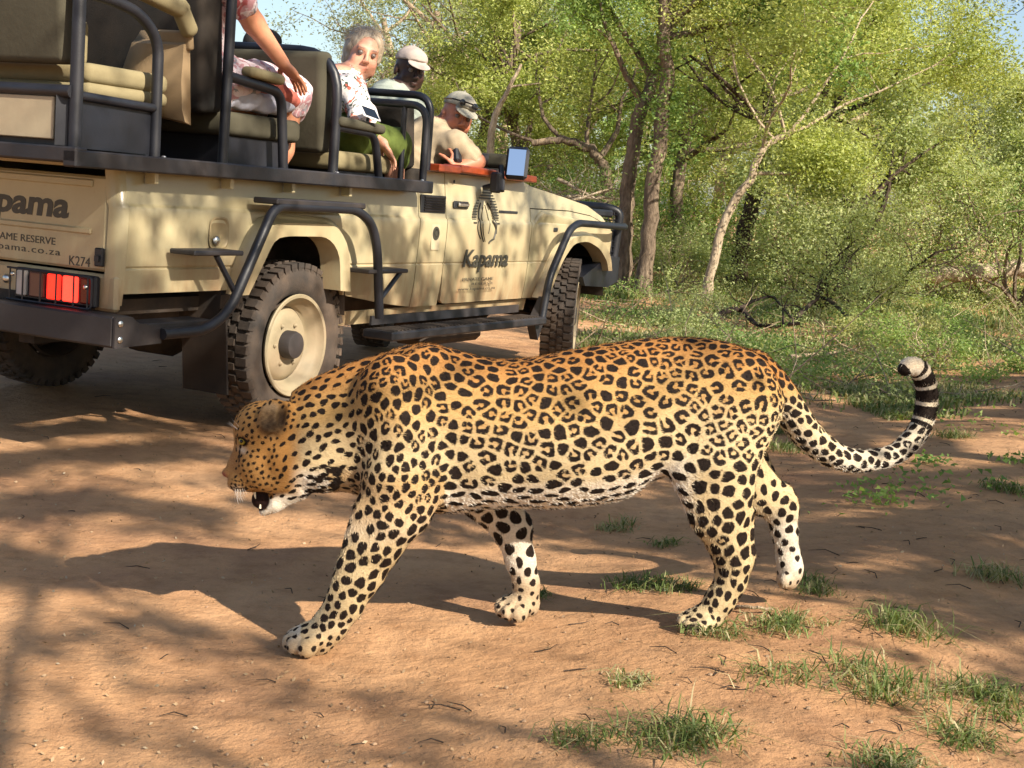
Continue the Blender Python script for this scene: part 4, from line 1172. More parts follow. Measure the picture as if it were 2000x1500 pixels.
# --- rails
RL = MB().box((-.32, -.93, 1.163), (2.52, .065, .062), bev=.006).build('bed_rail', M_BLACKD, truck)
MB().box((-.32, .93, 1.163), (2.52, .065, .062), bev=.006).build('bed_rail', M_BLACKD, truck)
MB().box((-1.55, 0, 1.175), (.06, 1.92, .055), bev=.006).build('rear_rail', M_BLACKD, truck)
for (x, m_) in ((-1.07, .006), (.12, .006), (.90, .005)): MB().ball((x, -.915, 1.196), (.010, .010, .006), 8, 6).build('bolt', M_CHROME, truck, True)
fl_ = MB().box((-.30, 0, 1.155), (2.46, 1.78, .02)).build('floor_plate', M_UNDER, truck)
def hoop(pts, r=.024, name='hoop', mat=M_BLACK, fr_=.08): return MB().tube(fillet(pts, fr_, 6), r * .9, 12).build(name, mat, truck, True)
for sd in (-1, 1):
    y = sd * .885
    hoop([(-1.51, y, 1.19), (-1.51, y, 1.80)], .027, 'post')
    hoop([(-1.51, y, 1.745), (-1.36, y, 1.742), (-1.20, y, 1.715), (-1.092, y, 1.63), (-1.088, y, 1.19)], .024, 'hoop', M_BLACK, .10)
    hoop([(-1.50, y, 1.385), (-1.09, y, 1.375)], .019, 'cross_rail')
    MB().box((-1.30, sd * .872, 1.285), (.40, .010, .17)).build('side_sheet', M_BLACK, truck)
    hoop([(-.675, y, 1.19), (-.665, y, 2.05)], .024, 'post')
    hoop([(-.665, y, 1.545), (-.30, y, 1.515), (-.255, y, 1.19)], .024, 'armrest_hoop', M_BLACK, .07)
    hoop([(.14, y, 1.405), (.47, y, 1.395), (.53, y, 1.19)], .022, 'armrest_hoop', M_BLACK, .07)
    hoop([(.955, sd * .75, 1.19), (.955, sd * .75, 1.575)], .016, 'post')
    hoop([(.13, y, 1.19), (.13, y, 1.735), (.13, sd * .45, 1.750), (.13, 0, 1.752)], .026, 'hoop', M_BLACK, .22)
    hoop([(.955, y, 1.19), (.955, y, 1.575), (.955, sd * .4, 1.585), (.955, 0, 1.585)], .022, 'hoop', M_BLACK, .10)
    hoop([(1.03, sd * .86, 1.25), (1.03, sd * .86, 1.63), (1.03, sd * .4, 1.64), (1.03, 0, 1.64)], .022, 'hoop', M_BLACK, .10)
for z in (1.395, 1.80): hoop([(-1.53, -.885, z), (-1.53, .885, z)], .026, 'rear_cross_rail')
MB().tube([(-1.52, -.83, 1.205), (-1.52, -.83, 1.38)], .03, 4).build('rear_frame', M_BLACK, truck)
MB().box((-1.535, -.37, 1.300), (.012, .88, .150), bev=.003).build('rear_plate', M_GREYP, truck)
MB().box((-1.535, .45, 1.300), (.012, .70, .150), bev=.003).build('rear_plate', M_GREYP, truck)
MB().box((-1.500, 0, 1.29), (.02, 1.70, .19)).build('rear_sheet', M_BLACK, truck)
# --- seats
def pad(name, c, d, mat, rot=None, parent=None, r=.03):
    o = MB().box(c, d, rot=rot).build(name, mat, parent or truck, False)
    s_ = o.modifiers.new('round', 'BEVEL'); s_.width = min(r, min(d) * .46); s_.segments = 5; s_.limit_method = 'NONE'
    o.data.polygons.foreach_set('use_smooth', np.ones(len(o.data.polygons), bool)); return o
def row(xb, zc, hb, mat_b, mat_c, tilt=8, depth=.50, th=.10, zt=.10, base=True):
    s_ = empty('bench_seat', (0, 0, 0), parent=truck)
    for (yc, wd) in ((-.43, .80), (.43, .80)):
        pad('cushion', (xb + .08 + depth / 2, yc, zc - zt / 2), (depth, wd, zt), mat_c, None, s_)
        pad('backrest', (xb - .02, yc, zc + hb / 2 - .02), (th, wd, hb), mat_b, (0, radians(-tilt), 0), s_)
    if base: MB().box((xb + .08 + depth / 2, 0, (zc - zt + 1.165) / 2), (depth * .8, 1.6, max(.02, zc - zt - 1.17))).build('seat_box', M_BLACK, s_)
    return s_
ra = row(-1.47, 1.512, .46, M_KHAKD, M_KHAKI, 6, .44, .10, .075)
for (yc, wd) in ((-.43, .80), (.43, .80)): pad('cushion', (-1.17, yc, 1.415), (.44, wd, .055), M_KHAKI, None, ra)
pad('side_bolster', (-1.335, -.70, 1.585), (.06, .10, .17), M_KHAKI, None, ra)
pad('arm_pad', (-1.16, -.885, 1.792), (.44, .07, .070), M_KHAKI, (0, radians(9), 0), ra)
pad('arm_pad', (-.955, -.885, 1.735), (.16, .07, .065), M_KHAKI, (0, radians(52), 0), ra)
rb = row(-.69, 1.410, .74, M_CHAR, M_KHAKD, 5, .56, .15, .10)
rc = row(.16, 1.30, .46, M_KHAKD, M_KHAKI, 7, .50, .11, .09)
# arm pads
pad('arm_pad', (-.43, -.885, 1.572), (.24, .07, .045), M_KHAKI, (0, radians(3), 0), rb)
pad('arm_pad', (.32, -.885, 1.425), (.40, .075, .048), M_KHAKD, (0, radians(1.5), 0), rc)
# canvas pocket hanging on the back of the middle bench
pk = MB()
V = []; F = []
prof = [(0, 1.690, -.62, .0), (.010, 1.655, -.60, .0), (.055, 1.635, -.62, 0), (.065, 1.58, -.60, 0), (.085, 1.50, -.58, 0), (.080, 1.42, -.62, 0), (.055, 1.37, -.66, 0), (.0, 1.36, -.66, 0)]
for (dx, z, yi, _) in prof:
    for (f_) in (0, .33, .66, 1):
        V.append((-.895 - dx * (1 - .35 * f_) + (1.69 - z) * .11, yi * (1 - f_) - .865 * f_, z - .03 * f_ * (z < 1.5)))
for i in range(len(prof) - 1):
    for j in range(3): F.append((i * 4 + j, (i + 1) * 4 + j, (i + 1) * 4 + j + 1, i * 4 + j + 1))
F.append([i * 4 + 3 for i in range(len(prof))])
pko = pk.raw(V, F).build('canvas_pocket', M_CLOTH, rb, True, 45)
so_ = pko.modifiers.new('s', 'SOLIDIFY'); so_.thickness = .006
pad('pocket_flap', (-.90, -.80, 1.655), (.03, .17, .075), M_CLOTH, (0, radians(-10), 0), rb, .01)
# cab interior
MB().box((1.66, 0, .90), (1.22, 1.62, .5)).build('cab_floor', M_UNDER, truck)
fs = empty('front_seat', (0, 0, 0), parent=truck)
for yc in (-.42, .42):
    pad('cushion', (1.42, yc, 1.20), (.44, .5, .12), M_CHAR, None, fs); pad('backrest', (1.17, yc, 1.42), (.11, .5, .34), M_CHAR, (0, radians(-8), 0), fs)
MB().box((2.12, 0, 1.235), (.30, 1.60, .14), bev=.03).build('dashboard', M_CHAR, truck)
pad('windscreen_cover', (2.13, -.10, 1.345), (.20, 1.40, .085), M_KHAKD, (0, radians(4), 0))
MB().tube([(1.86 + .0 * cos(a), -.42 + .18 * cos(a), 1.30 + .15 * sin(a)) for a in np.linspace(0, 2 * pi, 25)], .013, 8).tube([(2.05, -.42, 1.28), (1.86, -.42, 1.30)], .018, 8).tube([(1.86, -.59, 1.30), (1.86, -.25, 1.30)], .010, 6).build('steering_wheel', M_BLACK, truck, True)
# mirror on its arm
mt = NT('mirror_glass'); mt.set(Base_Color=(.86, .88, .92), Metallic=1.0, Roughness=.02)
mir = empty('door_mirror', (1.70, -1.05, 1.335), (0, 0, 0), parent=truck)
mr = (radians(0), radians(11), radians(16))
MB().box((0, 0, 0), (.042, .128, .185), rot=mr, bev=.018).build('housing', M_BLACK, mir)
MB().box(tuple(euler(*mr) @ Vector((-.0245, 0, 0))), (.002, .096, .146), rot=mr).build('glass', mt.m, mir)
MB().tube(fillet([(.0, .10, -.02), (-.03, .07, -.10), (-.055, .055, -.16)], .02), .016, 8).build('arm', M_BLACK, mir, True)
MB().box((-.075, .085, -.115), (.055, .055, .115), bev=.01).build('bracket', M_BLACK, mir)
MB().tube([(-.08, .16, -.15), (-.07, .10, -.13)], .014, 8).build('arm', M_BLACK, mir, True)
# ------------------------------------------------------------------ people in the truck
def skin_mat(name, c, lip=None):
    t = NT(name); base = t.mix(1.0, t.attr('skin', 'Color'), t.ramp(t.noise(30, 4, .6), [(.3, (.88, .85, .83)), (.7, (1.08, 1.06, 1.05))]), 'MULTIPLY')
    t.set(Base_Color=base, Roughness=.5); t.b.inputs['Subsurface Weight'].default_value = .08; t.b.inputs['Subsurface Radius'].default_value = (.01, .004, .002)
    t.b.inputs['Specular IOR Level'].default_value = .35
    t.bump(t.noise(160, 3, .6), .15, .002); return t.m
M_SKIN = skin_mat('skin', None)
def cloth_mat(name, col, var=.12):
    return simple(name, col, .9, 0, var, 18, .5, 300, 0, .15)
def floral(name, ground, blots, scale=14):
    t = NT(name); base = ground
    for i, (c, thr, sc) in enumerate(blots):
        n = t.n('ShaderNodeTexNoise'); n.inputs['Scale'].default_value = sc; n.inputs['Detail'].default_value = 3; n.inputs['Distortion'].default_value = 1.2
        mp = t.n('ShaderNodeMapping'); mp.inputs['Location'].default_value = (i * 3.7, i * 1.3, i * 5.1); t.l(t.tex(), mp.inputs[0]); t.l(mp.outputs[0], n.inputs['Vector'])
        m = t.ramp(n.outputs['Fac'], [(thr, (0, 0, 0)), (thr + .03, (1, 1, 1))]); base = t.mix(m, base, c)
    t.set(Base_Color=base, Roughness=.85); t.bump(t.noise(9, 4, .6), .5, .02); return t.m
M_FLORW = floral('floral_shirt_cloth', srgb('e3dcd8'), [(srgb('3c4a40'), .58, 22), (srgb('c25a48'), .60, 15), (srgb('1f2426'), .63, 30), (srgb('6c8a48'), .66, 18)])
M_FLORP = floral('floral_dress_cloth', srgb('d8c8cc'), [(srgb('b98a90'), .52, 16), (srgb('8c8f98'), .60, 24), (srgb('a8555a'), .64, 14)])
M_SHIRT = cloth_mat('khaki_shirt_cloth', srgb('a3937a')); M_SHIRTG = cloth_mat('stone_shirt_cloth', srgb('98a096'))
M_SHORTS = cloth_mat('green_shorts_cloth', srgb('5c6a34')); M_WHITEC = cloth_mat('pale_blue_cloth', srgb('b3b5c4')); M_SALMON = cloth_mat('salmon_cloth', srgb('b06256'))
M_CAPK = cloth_mat('khaki_cap_cloth', srgb('b4a483')); M_CAPW = cloth_mat('white_cap_cloth', srgb('a89c94')); M_CAPG = cloth_mat('pale_cap_cloth', srgb('a09c8e')); M_CAPD = cloth_mat('dark_cap_cloth', srgb('33302f'))
M_GLASS = simple('dark_lens', (.01, .012, .015), .05); M_EYEW = simple('eye_white', srgb('6b5f59'), .35); M_IRIS = simple('eye_iris', (.02, .015, .012), .05)
def hairmat(name, a, b_):
    t = NT(name); f = t.noise(55, 3, .5, stretch=(1, 1, .3), dist=.8); t.set(Base_Color=t.ramp(f, [(.3, a), (.7, b_)]), Roughness=.5); t.bump(f, .8, .01); return t.m
M_HAIR = hairmat('grey_blond_hair', srgb('8d7c69'), srgb('c4b49d')); M_HAIRD = hairmat('dark_hair', srgb('1c1613'), srgb('3a2c24'))
def frame(face, up):
    f = Vector(face).normalized(); u = Vector(up); u = (u - f * u.dot(f)).normalized(); r = f.cross(u)
    return Matrix((r, f, u)).transposed()      # columns: right, forward, up
class Person:
    def __init__(s, label, seat, lo, hi, h=.0070, name='person'):
        s.seat = np.array(seat, float); s.root = empty(name, tuple(tw(*seat)), (0, 0, pi / 2 - TYAW), label, 'person')
        s.lo, s.hi, s.h = lo, hi, h; s.S = SDF(lo, hi, h); s.marks = []
    def head(s, c, face, up, k=1.0, ears=True, beard=False):
        M = frame(face, up); c = np.array(c, float); s.hc, s.hM, s.hk = c, M, k; S = s.S
        P = lambda *p: c + np.array(M @ (Vector(p) * k))
        s.P = P
        def e(p, r, kk=.012, sub=False): S.ell(P(*p), tuple(v * k for v in r), kk * k, M, sub)
        e((0, -.012, .030), (.077, .096, .093)); e((0, .022, -.040), (.060, .068, .078), .02); e((0, .064, -.098), (.024, .020, .018), .02)
        for q in (-1, 1):
            e((.040 * q, .056, -.034), (.024, .022, .024), .02); e((.050 * q, .015, -.065), (.022, .040, .030), .02)
            if ears: e((.079 * q, -.010, -.012), (.009, .020, .031), .008)
        S.cap(P(-.040, .080, .027), P(.040, .080, .027), .012 * k, .012 * k, .014 * k)
        for q in (-1, 1): e((.031 * q, .100, .005), (.017, .013, .0075), .008, True)
        S.cap(P(0, .088, .012), P(0, .110, -.026), .008 * k, .0110 * k, .010 * k)
        for q in (-1, 1): e((.012 * q, .102, -.032), (.009, .011, .008), .006)
        e((0, .090, -.060), (.022, .011, .0055), .004); e((0, .089, -.071), (.019, .011, .006), .004)
        s.marks.append(('head', beard)); return P
    def hand(s, w, d, nrm, k=1.0, curl=.5, spread=.25, thumb=1):
        "w wrist, d pointing direction, nrm back of hand"
        S = s.S; w = Vector(w); d = Vector(d).normalized(); n = Vector(nrm); n = (n - d * n.dot(d)).normalized(); r = d.cross(n)
        S.ell(w + d * .045 * k, (.042 * k, .018 * k, .050 * k), .012, Matrix((r, n, d)).transposed())
        for i, (o, L_) in enumerate(((-.033, .062), (-.011, .074), (.011, .070), (.033, .055))):
            p = w + d * .080 * k + r * o * k; dd = (d + r * o * spread * 12 * k).normalized(); R = .0088 * k
            for j in range(3):
                dd = (dd - n * curl * (.55 if j else .35)).normalized(); q = p + dd * L_ * k * (.45, .32, .25)[j]
                S.cap(p, q, R, R * .93, .004); p = q; R *= .93
        p = w + d * .02 * k + r * -.030 * thumb * k; dd = (d * .7 - r * .8 * thumb - n * .3).normalized()
        for j in range(3):
            q = p + dd * .030 * k; S.cap(p, q, .0115 * k, .0095 * k, .006); p = q; dd = (dd + d * .35 - n * curl * .5).normalized()
    def finish(s, skin, beardc=None, browc=(.05, .035, .025)):
        V, Q = s.S.mesh(); V = relax(V, Q, 1, .4)
        col = np.tile(np.array(skin), (len(V), 1))
        if s.marks:
            D = V - s.hc; Lc = D @ np.array(s.hM) / s.hk      # head frame
            x, y, z = Lc[:, 0], Lc[:, 1], Lc[:, 2]; hd = np.linalg.norm(Lc, axis=1) < .16
            def blend(m, c): nonlocal col; col = col * (1 - (m * hd)[:, None]) + np.array(c) * (m * hd)[:, None]
            lip = np.exp(-((x / .021) ** 4 + ((z + .065) / .009) ** 4)) * (y > .07)
            blend(lip * .8, np.array(skin) * np.array([.80, .45, .42]))
            for q in (-1, 1):
                blend(np.exp(-(((x - q * .032) / .018) ** 4 + ((z - .028) / .006) ** 4)) * (y > .05) * .75, browc)
                blend(np.exp(-(((x - q * .031) / .018) ** 4 + ((z - .005) / .009) ** 4)) * (y > .05) * .5, np.array(skin) * .35)
                blend(np.exp(-(((x - q * .04) / .02) ** 2 + ((z + .035) / .02) ** 2)) * (y > .03) * .35, np.array(skin) * np.array([1.1, .75, .7]))
            if beardc is not None:
                b = smooth01((-.052 - z + .6 * np.clip(.05 - y, 0, .05) * 1.6) / .014) * (y > -.015) * (z > -.15) * (1 - lip)
                b = np.maximum(b, np.exp(-((x / .03) ** 4 + ((z + .052) / .006) ** 4)) * (y > .07)); blend(b * .85, beardc)
        V = V - s.seat
        o = mesh_np('body', V, Q, M_SKIN, s.root, True, attrs={'skin': ('FLOAT_COLOR', np.concatenate([np.clip(col, 0, 1), np.ones((len(V), 1))], 1))})
        if s.marks:
            for q in (-1, 1):
                e = MB().ball(Vector(s.P(.031 * q, .0795, .006)) - Vector(s.seat), .0125 * s.hk, 12, 8).build('eye', M_EYEW, s.root, True)
                MB().ball(Vector(s.P(.031 * q, .0865, .005)) - Vector(s.seat), (.0054 * s.hk,) * 3, 10, 6).build('iris', M_IRIS, e, True)
        return o
    def wear(s, name, mat, fn, lo=None, hi=None, h=None, wr=.004, seed=1):
        S = SDF(lo or s.lo, hi or s.hi, h or s.h * 1.3); fn(S)
        V, Q = S.mesh()
        if not len(V): return
        V = relax(V, Q, 1, .4); N = vert_normals(V, Q)
        w = np.sin(V[:, 0] * 47 + 3 * np.sin(V[:, 2] * 23 + seed) + seed) * np.sin(V[:, 2] * 39 + 2.5 * np.sin(V[:, 1] * 31 + seed)) + .5 * np.sin(V[:, 2] * 91 + 4 * np.sin(V[:, 0] * 37))
        V = V + N * (w * wr)[:, None] - s.seat
        return mesh_np(name, V, Q, mat, s.root, True)
    def local(s, p): return Vector(p) - Vector(s.seat)
    def cap(s, mat, brim=.09, tilt=0, up=.0):
        M, c, k, P = s.hM, s.hc, s.hk, s.P
        S = SDF(c - .22, c + .22, .005)
        S.ell(P(0, -.012, .040), (.0860 * k, .104 * k, .090 * k), .01, M)
        S.ell(P(0, .05, .070), (.060 * k, .040 * k, .040 * k), .03, M)
        X = S.ax[0][:, None, None]; Y = S.ax[1][None, :, None]; Z = S.ax[2][None, None, :]
        upv = np.array(M @ Vector((0, -.12, 1)).normalized()); p0 = P(0, 0, .048)
        S.cut(p0, -upv)
        S.ell(P(0, .104, .040), (.066 * k, brim * k * .80, .0065 * k), .006, M @ Matrix.Rotation(radians(-20), 3, 'X'))
        V, Q = S.mesh(); V = relax(V, Q, 2, .5) - s.seat
        cp = mesh_np('cap', V, Q, mat, s.root, True)
        MB().ball(s.local(P(0, -.02, .131)), .006 * k, 8, 5).build('cap_button', mat, cp, True)
        return cp
# --- woman looking at the camera
HW = np.array([.80, -.575, 1.80])
toc = np.array([-5.28, -4.51, 1.157]) - HW; VR = np.array([.437, -.90, 0])
w = Person('woman with grey blond hair and floral shirt turning to look back at the camera', (.52, -.55, 1.30), (.10, -1.0, 1.14), (1.32, -.22, 2.02))
w.head(HW, toc / np.linalg.norm(toc) + VR * .22 + np.array([0, 0, .02]), np.array([0, 0, 1]) + VR * .20, 1.07, ears=False)
nk = np.array([.68, -.53, 1.66])
w.S.cap(w.P(0, -.03, -.07), nk, .052, .058, .02)
SR, SL = np.array([.50, -.70, 1.60]), np.array([.80, -.40, 1.58])
w.S.cap(SR, SL, .06, .06, .05); w.S.cap(nk - [0, 0, .04], (.58, -.54, 1.40), .12, .12, .05)
_q = t2(692, 236, -.84)
ER, WR_ = np.array([.46, -.82, 1.48]), np.array([_q[0], -.84, _q[2]])
w.S.chain([SR, ER, WR_], [.048, .040, .028], .02); w.hand(WR_, (1, .1, 0), (0, 0, 1), 1.0, .5)
_q = t2(748, 280, -.82)
EL, WL = np.array([.80, -.56, 1.43]), np.array([_q[0], -.82, _q[2]])
w.S.chain([SL, EL, WL], [.046, .038, .026], .02); w.hand(WL, (.45, -.35, -.75), (.6, -.5, .6), .95, .45)
for yy in (-.68, -.44):
    w.S.chain([(.58, yy, 1.385), (.98, yy, 1.375), (1.02, yy, 1.17)], [.085, .062, .05], .03)
w.finish(srgb('cf9a82'))
def f(S):
    S.cap(SR, SL, .075, .075, .06); S.cap(nk - [0, 0, .05], (.58, -.54, 1.42), .135, .145, .06); S.cap((.60, -.62, 1.55), (.60, -.58, 1.42), .12, .14, .05)
    S.chain([SR, ER, ER * .4 + WR_ * .6], [.068, .062, .052], .03); S.chain([SL, EL, EL * .6 + WL * .4], [.066, .056, .048], .03)
    S.ell(nk + np.array([-.03, -.02, .02]), (.062, .062, .06), .01, sub=True)
w.wear('floral_shirt', M_FLORW, f, wr=.003)
def f(S):
    for yy in (-.68, -.44): S.chain([(.56, yy, 1.385), (1.00, yy, 1.372), (1.01, yy, 1.30)], [.105, .082, .075], .03)
    S.cap((.56, -.70, 1.40), (.56, -.42, 1.40), .11, .11, .05)
w.wear('green_shorts', M_SHORTS, f, wr=.002)
def f(S):
    P, M, k = w.P, w.hM, w.hk
    S.ell(P(0, -.022, .048), (.089 * k, .103 * k, .092 * k), .02, M); S.ell(P(-.045, -.045, .01), (.05 * k, .06 * k, .08 * k), .03, M); S.ell(P(.045, -.045, .0), (.045 * k, .06 * k, .075 * k), .03, M)
    S.ell(P(0, -.13, -.01), (.04 * k, .04 * k, .04 * k), .02, M)
    S.ell(P(0, .112, -.004), (.070 * k, .080 * k, .108 * k), .015, M, True)
w.wear('hair', M_HAIR, f, h=.005, wr=.0035)
hs = MB(); rh = np.random.default_rng(2)
for i in range(420):
    a = rh.uniform(-pi, pi); b_ = rh.uniform(.5, 1.5); p = np.array([sin(a) * sin(b_) * .097, -.022 + cos(a) * sin(b_) * .108, .048 + cos(b_) * .100])
    if p[1] > .055 and p[2] < .10: continue
    nn_ = p - np.array([0, -.022, .048]); nn_ /= np.linalg.norm(nn_); td_ = np.array([rh.normal(0, .5), -1, -.5 + rh.normal(0, .4)]); td_ -= nn_ * td_.dot(nn_); td_ /= np.linalg.norm(td_)
    q = p + td_ * .028 + nn_ * rh.uniform(-.004, .010); q2 = q + td_ * .026 - nn_ * rh.uniform(-.012, .012)
    hs.tube([w.local(w.P(*p)), w.local(w.P(*q)), w.local(w.P(*q2))], [.0009, .0007, .0002], 4)
hs.build('stray_hair', M_HAIR, w.root)['kind'] = 'stuff'
MB().tube([w.local(w.P(*p)) for p in ((-.066, .05, -.02), (-.050, .045, -.10), (-.02, .02, -.135))], .003, 5).build('chin_cord', M_IRIS, w.root, True)
_q = t2(722, 221, -.93)
ph = MB().box((0, 0, 0), (.128, .068, .009), bev=.004)
pho = ph.build('phone', simple('white_phone', srgb('d8d8da'), .25)); pho.location = tuple(tw(_q[0], -.93, _q[2])); pho.rotation_euler = (radians(50), radians(8), pi / 2 - TYAW - radians(8))
tag(pho, 'white phone lying on the armrest below the woman', 'phone')
MB().box((0, 0, .0052), (.100, .058, .0012)).build('screen', M_GLASS, pho)
# --- guide in the white cap
HG = np.array([2.06, -.10, 1.855]); toc = np.array([-5.28, -4.51, 1.157]) - HG; toc /= np.linalg.norm(toc)
g = Person('dark skinned man in a pale cap and stone coloured shirt beside the driver', (1.95, -.05, 1.26), (1.55, -.55, 1.20), (2.45, .45, 2.08))
g.head(HG, toc + VR * .45 + np.array([0, 0, -.10]), np.array([0, 0, 1]) + VR * .10, 1.12)
nk = np.array([1.97, -.03, 1.70]); g.S.cap(g.P(0, -.03, -.07), nk, .056, .062, .02)
SR, SL = np.array([1.86, -.24, 1.62]), np.array([2.05, .24, 1.63])
g.S.cap(SR, SL, .06, .06, .05); g.S.cap(nk - [0, 0, .05], (1.90, .0, 1.36), .13, .13, .05)
g.S.chain([SR, (1.90, -.36, 1.42), (2.12, -.30, 1.32)], [.055, .045, .032], .02); g.S.chain([SL, (2.05, .32, 1.40), (2.2, .2, 1.34)], [.055, .045, .032], .02)
g.hand((2.12, -.30, 1.32), (1, .1, 0), (0, 0, 1), 1, .4); g.hand((2.2, .2, 1.34), (1, -.1, 0), (0, 0, 1), 1, .4)
g.finish(srgb('3a2822'), None, (.01, .008, .006))
def f(S):
    S.cap(SR, SL, .085, .085, .06); S.cap(nk - [0, 0, .06], (1.90, .0, 1.38), .15, .155, .06); S.cap((1.95, -.14, 1.60), (1.95, .14, 1.60), .10, .10, .05)
    S.chain([SR, (1.89, -.33, 1.46)], [.078, .068], .03); S.chain([SL, (2.05, .31, 1.46)], [.078, .068], .03)
    S.ell(nk + np.array([.0, 0, .035]), (.066, .066, .05), .01, sub=True)
    S.chain([nk + np.array([-.065, -.06, .02]), nk + np.array([.03, -.085, .01]), nk + np.array([.07, 0, -.02])], [.014, .014, .012], .01)
g.wear('shirt', M_SHIRTG, f)
MB().box(g.local((1.875, -.20, 1.695)), (.05, .11, .008), rot=(radians(14), 0, radians(-10)), bev=.003).build('epaulette', M_CAPD, g.root)
g.cap(M_CAPW, .075)
# --- driver with sunglasses on his cap
HD = np.array([1.715, -.64, 1.575]); toc = np.array([-5.28, -4.51, 1.157]) - HD; toc /= np.linalg.norm(toc)
d = Person('bearded driver in khaki with sunglasses on his cap, leaning over the door', (1.45, -.45, 1.26), (1.20, -1.02, 1.20), (2.15, -.12, 1.86))
d.head(HD, toc * .95 + VR * .36 + np.array([0, 0, -.14]), np.array([0, 0, 1]) + VR * .26, 1.10)
nk = np.array([1.60, -.54, 1.49]); d.S.cap(d.P(0, -.03, -.06), nk, .058, .065, .02)
SR, SL = np.array([1.52, -.75, 1.40]), np.array([1.60, -.34, 1.41])
d.S.cap(SR, SL, .06, .06, .05); d.S.cap(nk - [0, 0, .06], (1.50, -.50, 1.28), .12, .12, .05)
_q = t2(888, 330, -.80)
E1, W1 = np.array([1.58, -.86, 1.325]), np.array([_q[0], -.80, _q[2]])
d.S.chain([SR, E1, W1], [.056, .045, .031], .02); d.hand(W1, (.25, .15, 1), (-.2, -1, .1), 1.0, 1.9, .0)
E2, W2 = np.array([1.70, -.34, 1.29]), np.array([1.72, -.52, 1.27]); d.S.chain([SL, E2, W2], [.052, .042, .030], .02); d.hand(W2, (.3, -.8, .2), (.2, .2, 1), 1, .6)
d.finish(srgb('b77a60'), srgb('4a3020'))
def f(S):
    S.cap(SR, SL, .085, .085, .06); S.cap(nk - [0, 0, .06], (1.48, -.50, 1.30), .14, .15, .06)
    S.cap(SR, SR * .35 + E1 * .65, .080, .070, .03); S.cap(SL, SL * .4 + E2 * .6, .075, .066, .03)
    S.ell(nk + np.array([.02, 0, .035]), (.070, .070, .055), .01, sub=True)
    S.chain([nk + np.array([-.06, -.07, .01]), nk + np.array([.03, -.09, -.01]), nk + np.array([.08, -.02, -.05])], [.016, .015, .013], .01)
d.wear('shirt', M_SHIRT, f, wr=.0035)
cp = d.cap(M_CAPG, .085)
for q in (-1, 1): MB().ball(d.local(d.P(.036 * q, .098, .078)), (.030, .013, .020), 12, 8, None).build('sunglass_lens', M_GLASS, cp, True)
MB().tube([d.local(d.P(*p)) for p in ((-.094, -.02, .062), (-.085, .07, .078), (-.03, .108, .086), (.03, .108, .086), (.085, .07, .078), (.094, -.02, .062))], .0045, 6).build('sunglass_frame', M_IRIS, cp, True)
rdo = MB().box((0, 0, 0), (.055, .035, .10), bev=.01).build('radio_handset', M_BLACK); rdo.location = tuple(tw(t2(893, 302, -.80)[0], -.80, t2(893, 302, -.80)[2])); rdo.rotation_euler = (radians(-24), radians(22), 1.0)
tag(rdo, 'black two way radio held up to the mouth of the driver', 'radio'); MB().tube([(0, 0, .05), (0, 0, .085)], .007, 8).build('aerial', M_BLACK, rdo)
# camera resting on the door sill, lens pointing out
_q = t2(935, 312, -.83)
cr = empty('camera_body', tuple(tw(_q[0], -.83, _q[2])), (0, 0, pi / 2 - TYAW + radians(28)), 'black camera with its lens pointing outwards on the wooden door sill', 'camera')
MB().box((0, .03, .0), (.135, .07, .10), bev=.014).build('housing', M_BLACK, cr); MB().box((0, .03, .058), (.055, .06, .032), bev=.010, taper=.7).build('prism_hump', M_BLACK, cr)
ln = MB().lathe([(.001, .012), (.028, .010), (.030, .028), (.036, .030), (.036, -.02), (.001, -.02)], (0, -.025, 0), 'y', 28, -1).build('lens', M_BLACKD, cr, True, 40)
MB().lathe([(.001, .014), (.026, .012), (.026, .010)], (0, -.025, 0), 'y', 28, -1).build('front_glass', M_GLASS, ln, True)
MB().tube(fillet([(-.065, .03, .03), (-.10, .04, -.03), (-.11, .06, .03), (-.04, .09, .07), (.06, .06, .035)], .03), .006, 6).build('strap', M_BLACK, cr, True)
# --- passenger with the dark cap, mostly hidden
HC = np.array([.76, .02, 1.79])
c = Person('person of whom only a dark cap shows above the rail of the bench', (.50, .05, 1.30), (.10, -.28, 1.20), (1.05, .42, 2.02), .009)
c.head(HC, (1, -.1, 0), (0, 0, 1), 1.05)
nk = np.array([.68, .03, 1.64]); c.S.cap(c.P(0, -.03, -.06), nk, .055, .06, .02); c.S.cap((.64, -.17, 1.56), (.64, .21, 1.56), .06, .06, .05); c.S.cap(nk, (.52, .03, 1.36), .12, .12, .05)
c.S.chain([(.64, -.17, 1.56), (.72, -.20, 1.40), (.86, -.08, 1.38)], [.05, .042, .03], .02); c.S.chain([(.64, .21, 1.56), (.72, .25, 1.40), (.86, .15, 1.38)], [.05, .042, .03], .02)
c.hand((.86, -.08, 1.38), (1, .2, -.1), (0, 0, 1)); c.hand((.86, .15, 1.38), (1, -.2, -.1), (0, 0, 1))
for yy in (-.07, .16): c.S.chain([(.55, yy, 1.38), (.93, yy, 1.37), (.95, yy, 1.22)], [.085, .062, .05], .03)
c.finish(srgb('6b4632'))
def f(S): S.cap((.64, -.17, 1.56), (.64, .21, 1.56), .08, .08, .05); S.cap(nk - [0, 0, .05], (.52, .03, 1.38), .14, .15, .05); S.cap((.64, -.17, 1.56), (.71, -.20, 1.43), .07, .06, .03); S.cap((.64, .21, 1.56), (.71, .25, 1.43), .07, .06, .03)
c.wear('shirt', M_SHIRTG, f)
def f(S):
    for yy in (-.07, .16): S.chain([(.55, yy, 1.385), (.93, yy, 1.372)], [.10, .078], .03)
c.wear('trousers', M_CHAR, f)
c.cap(M_CAPD, .07)
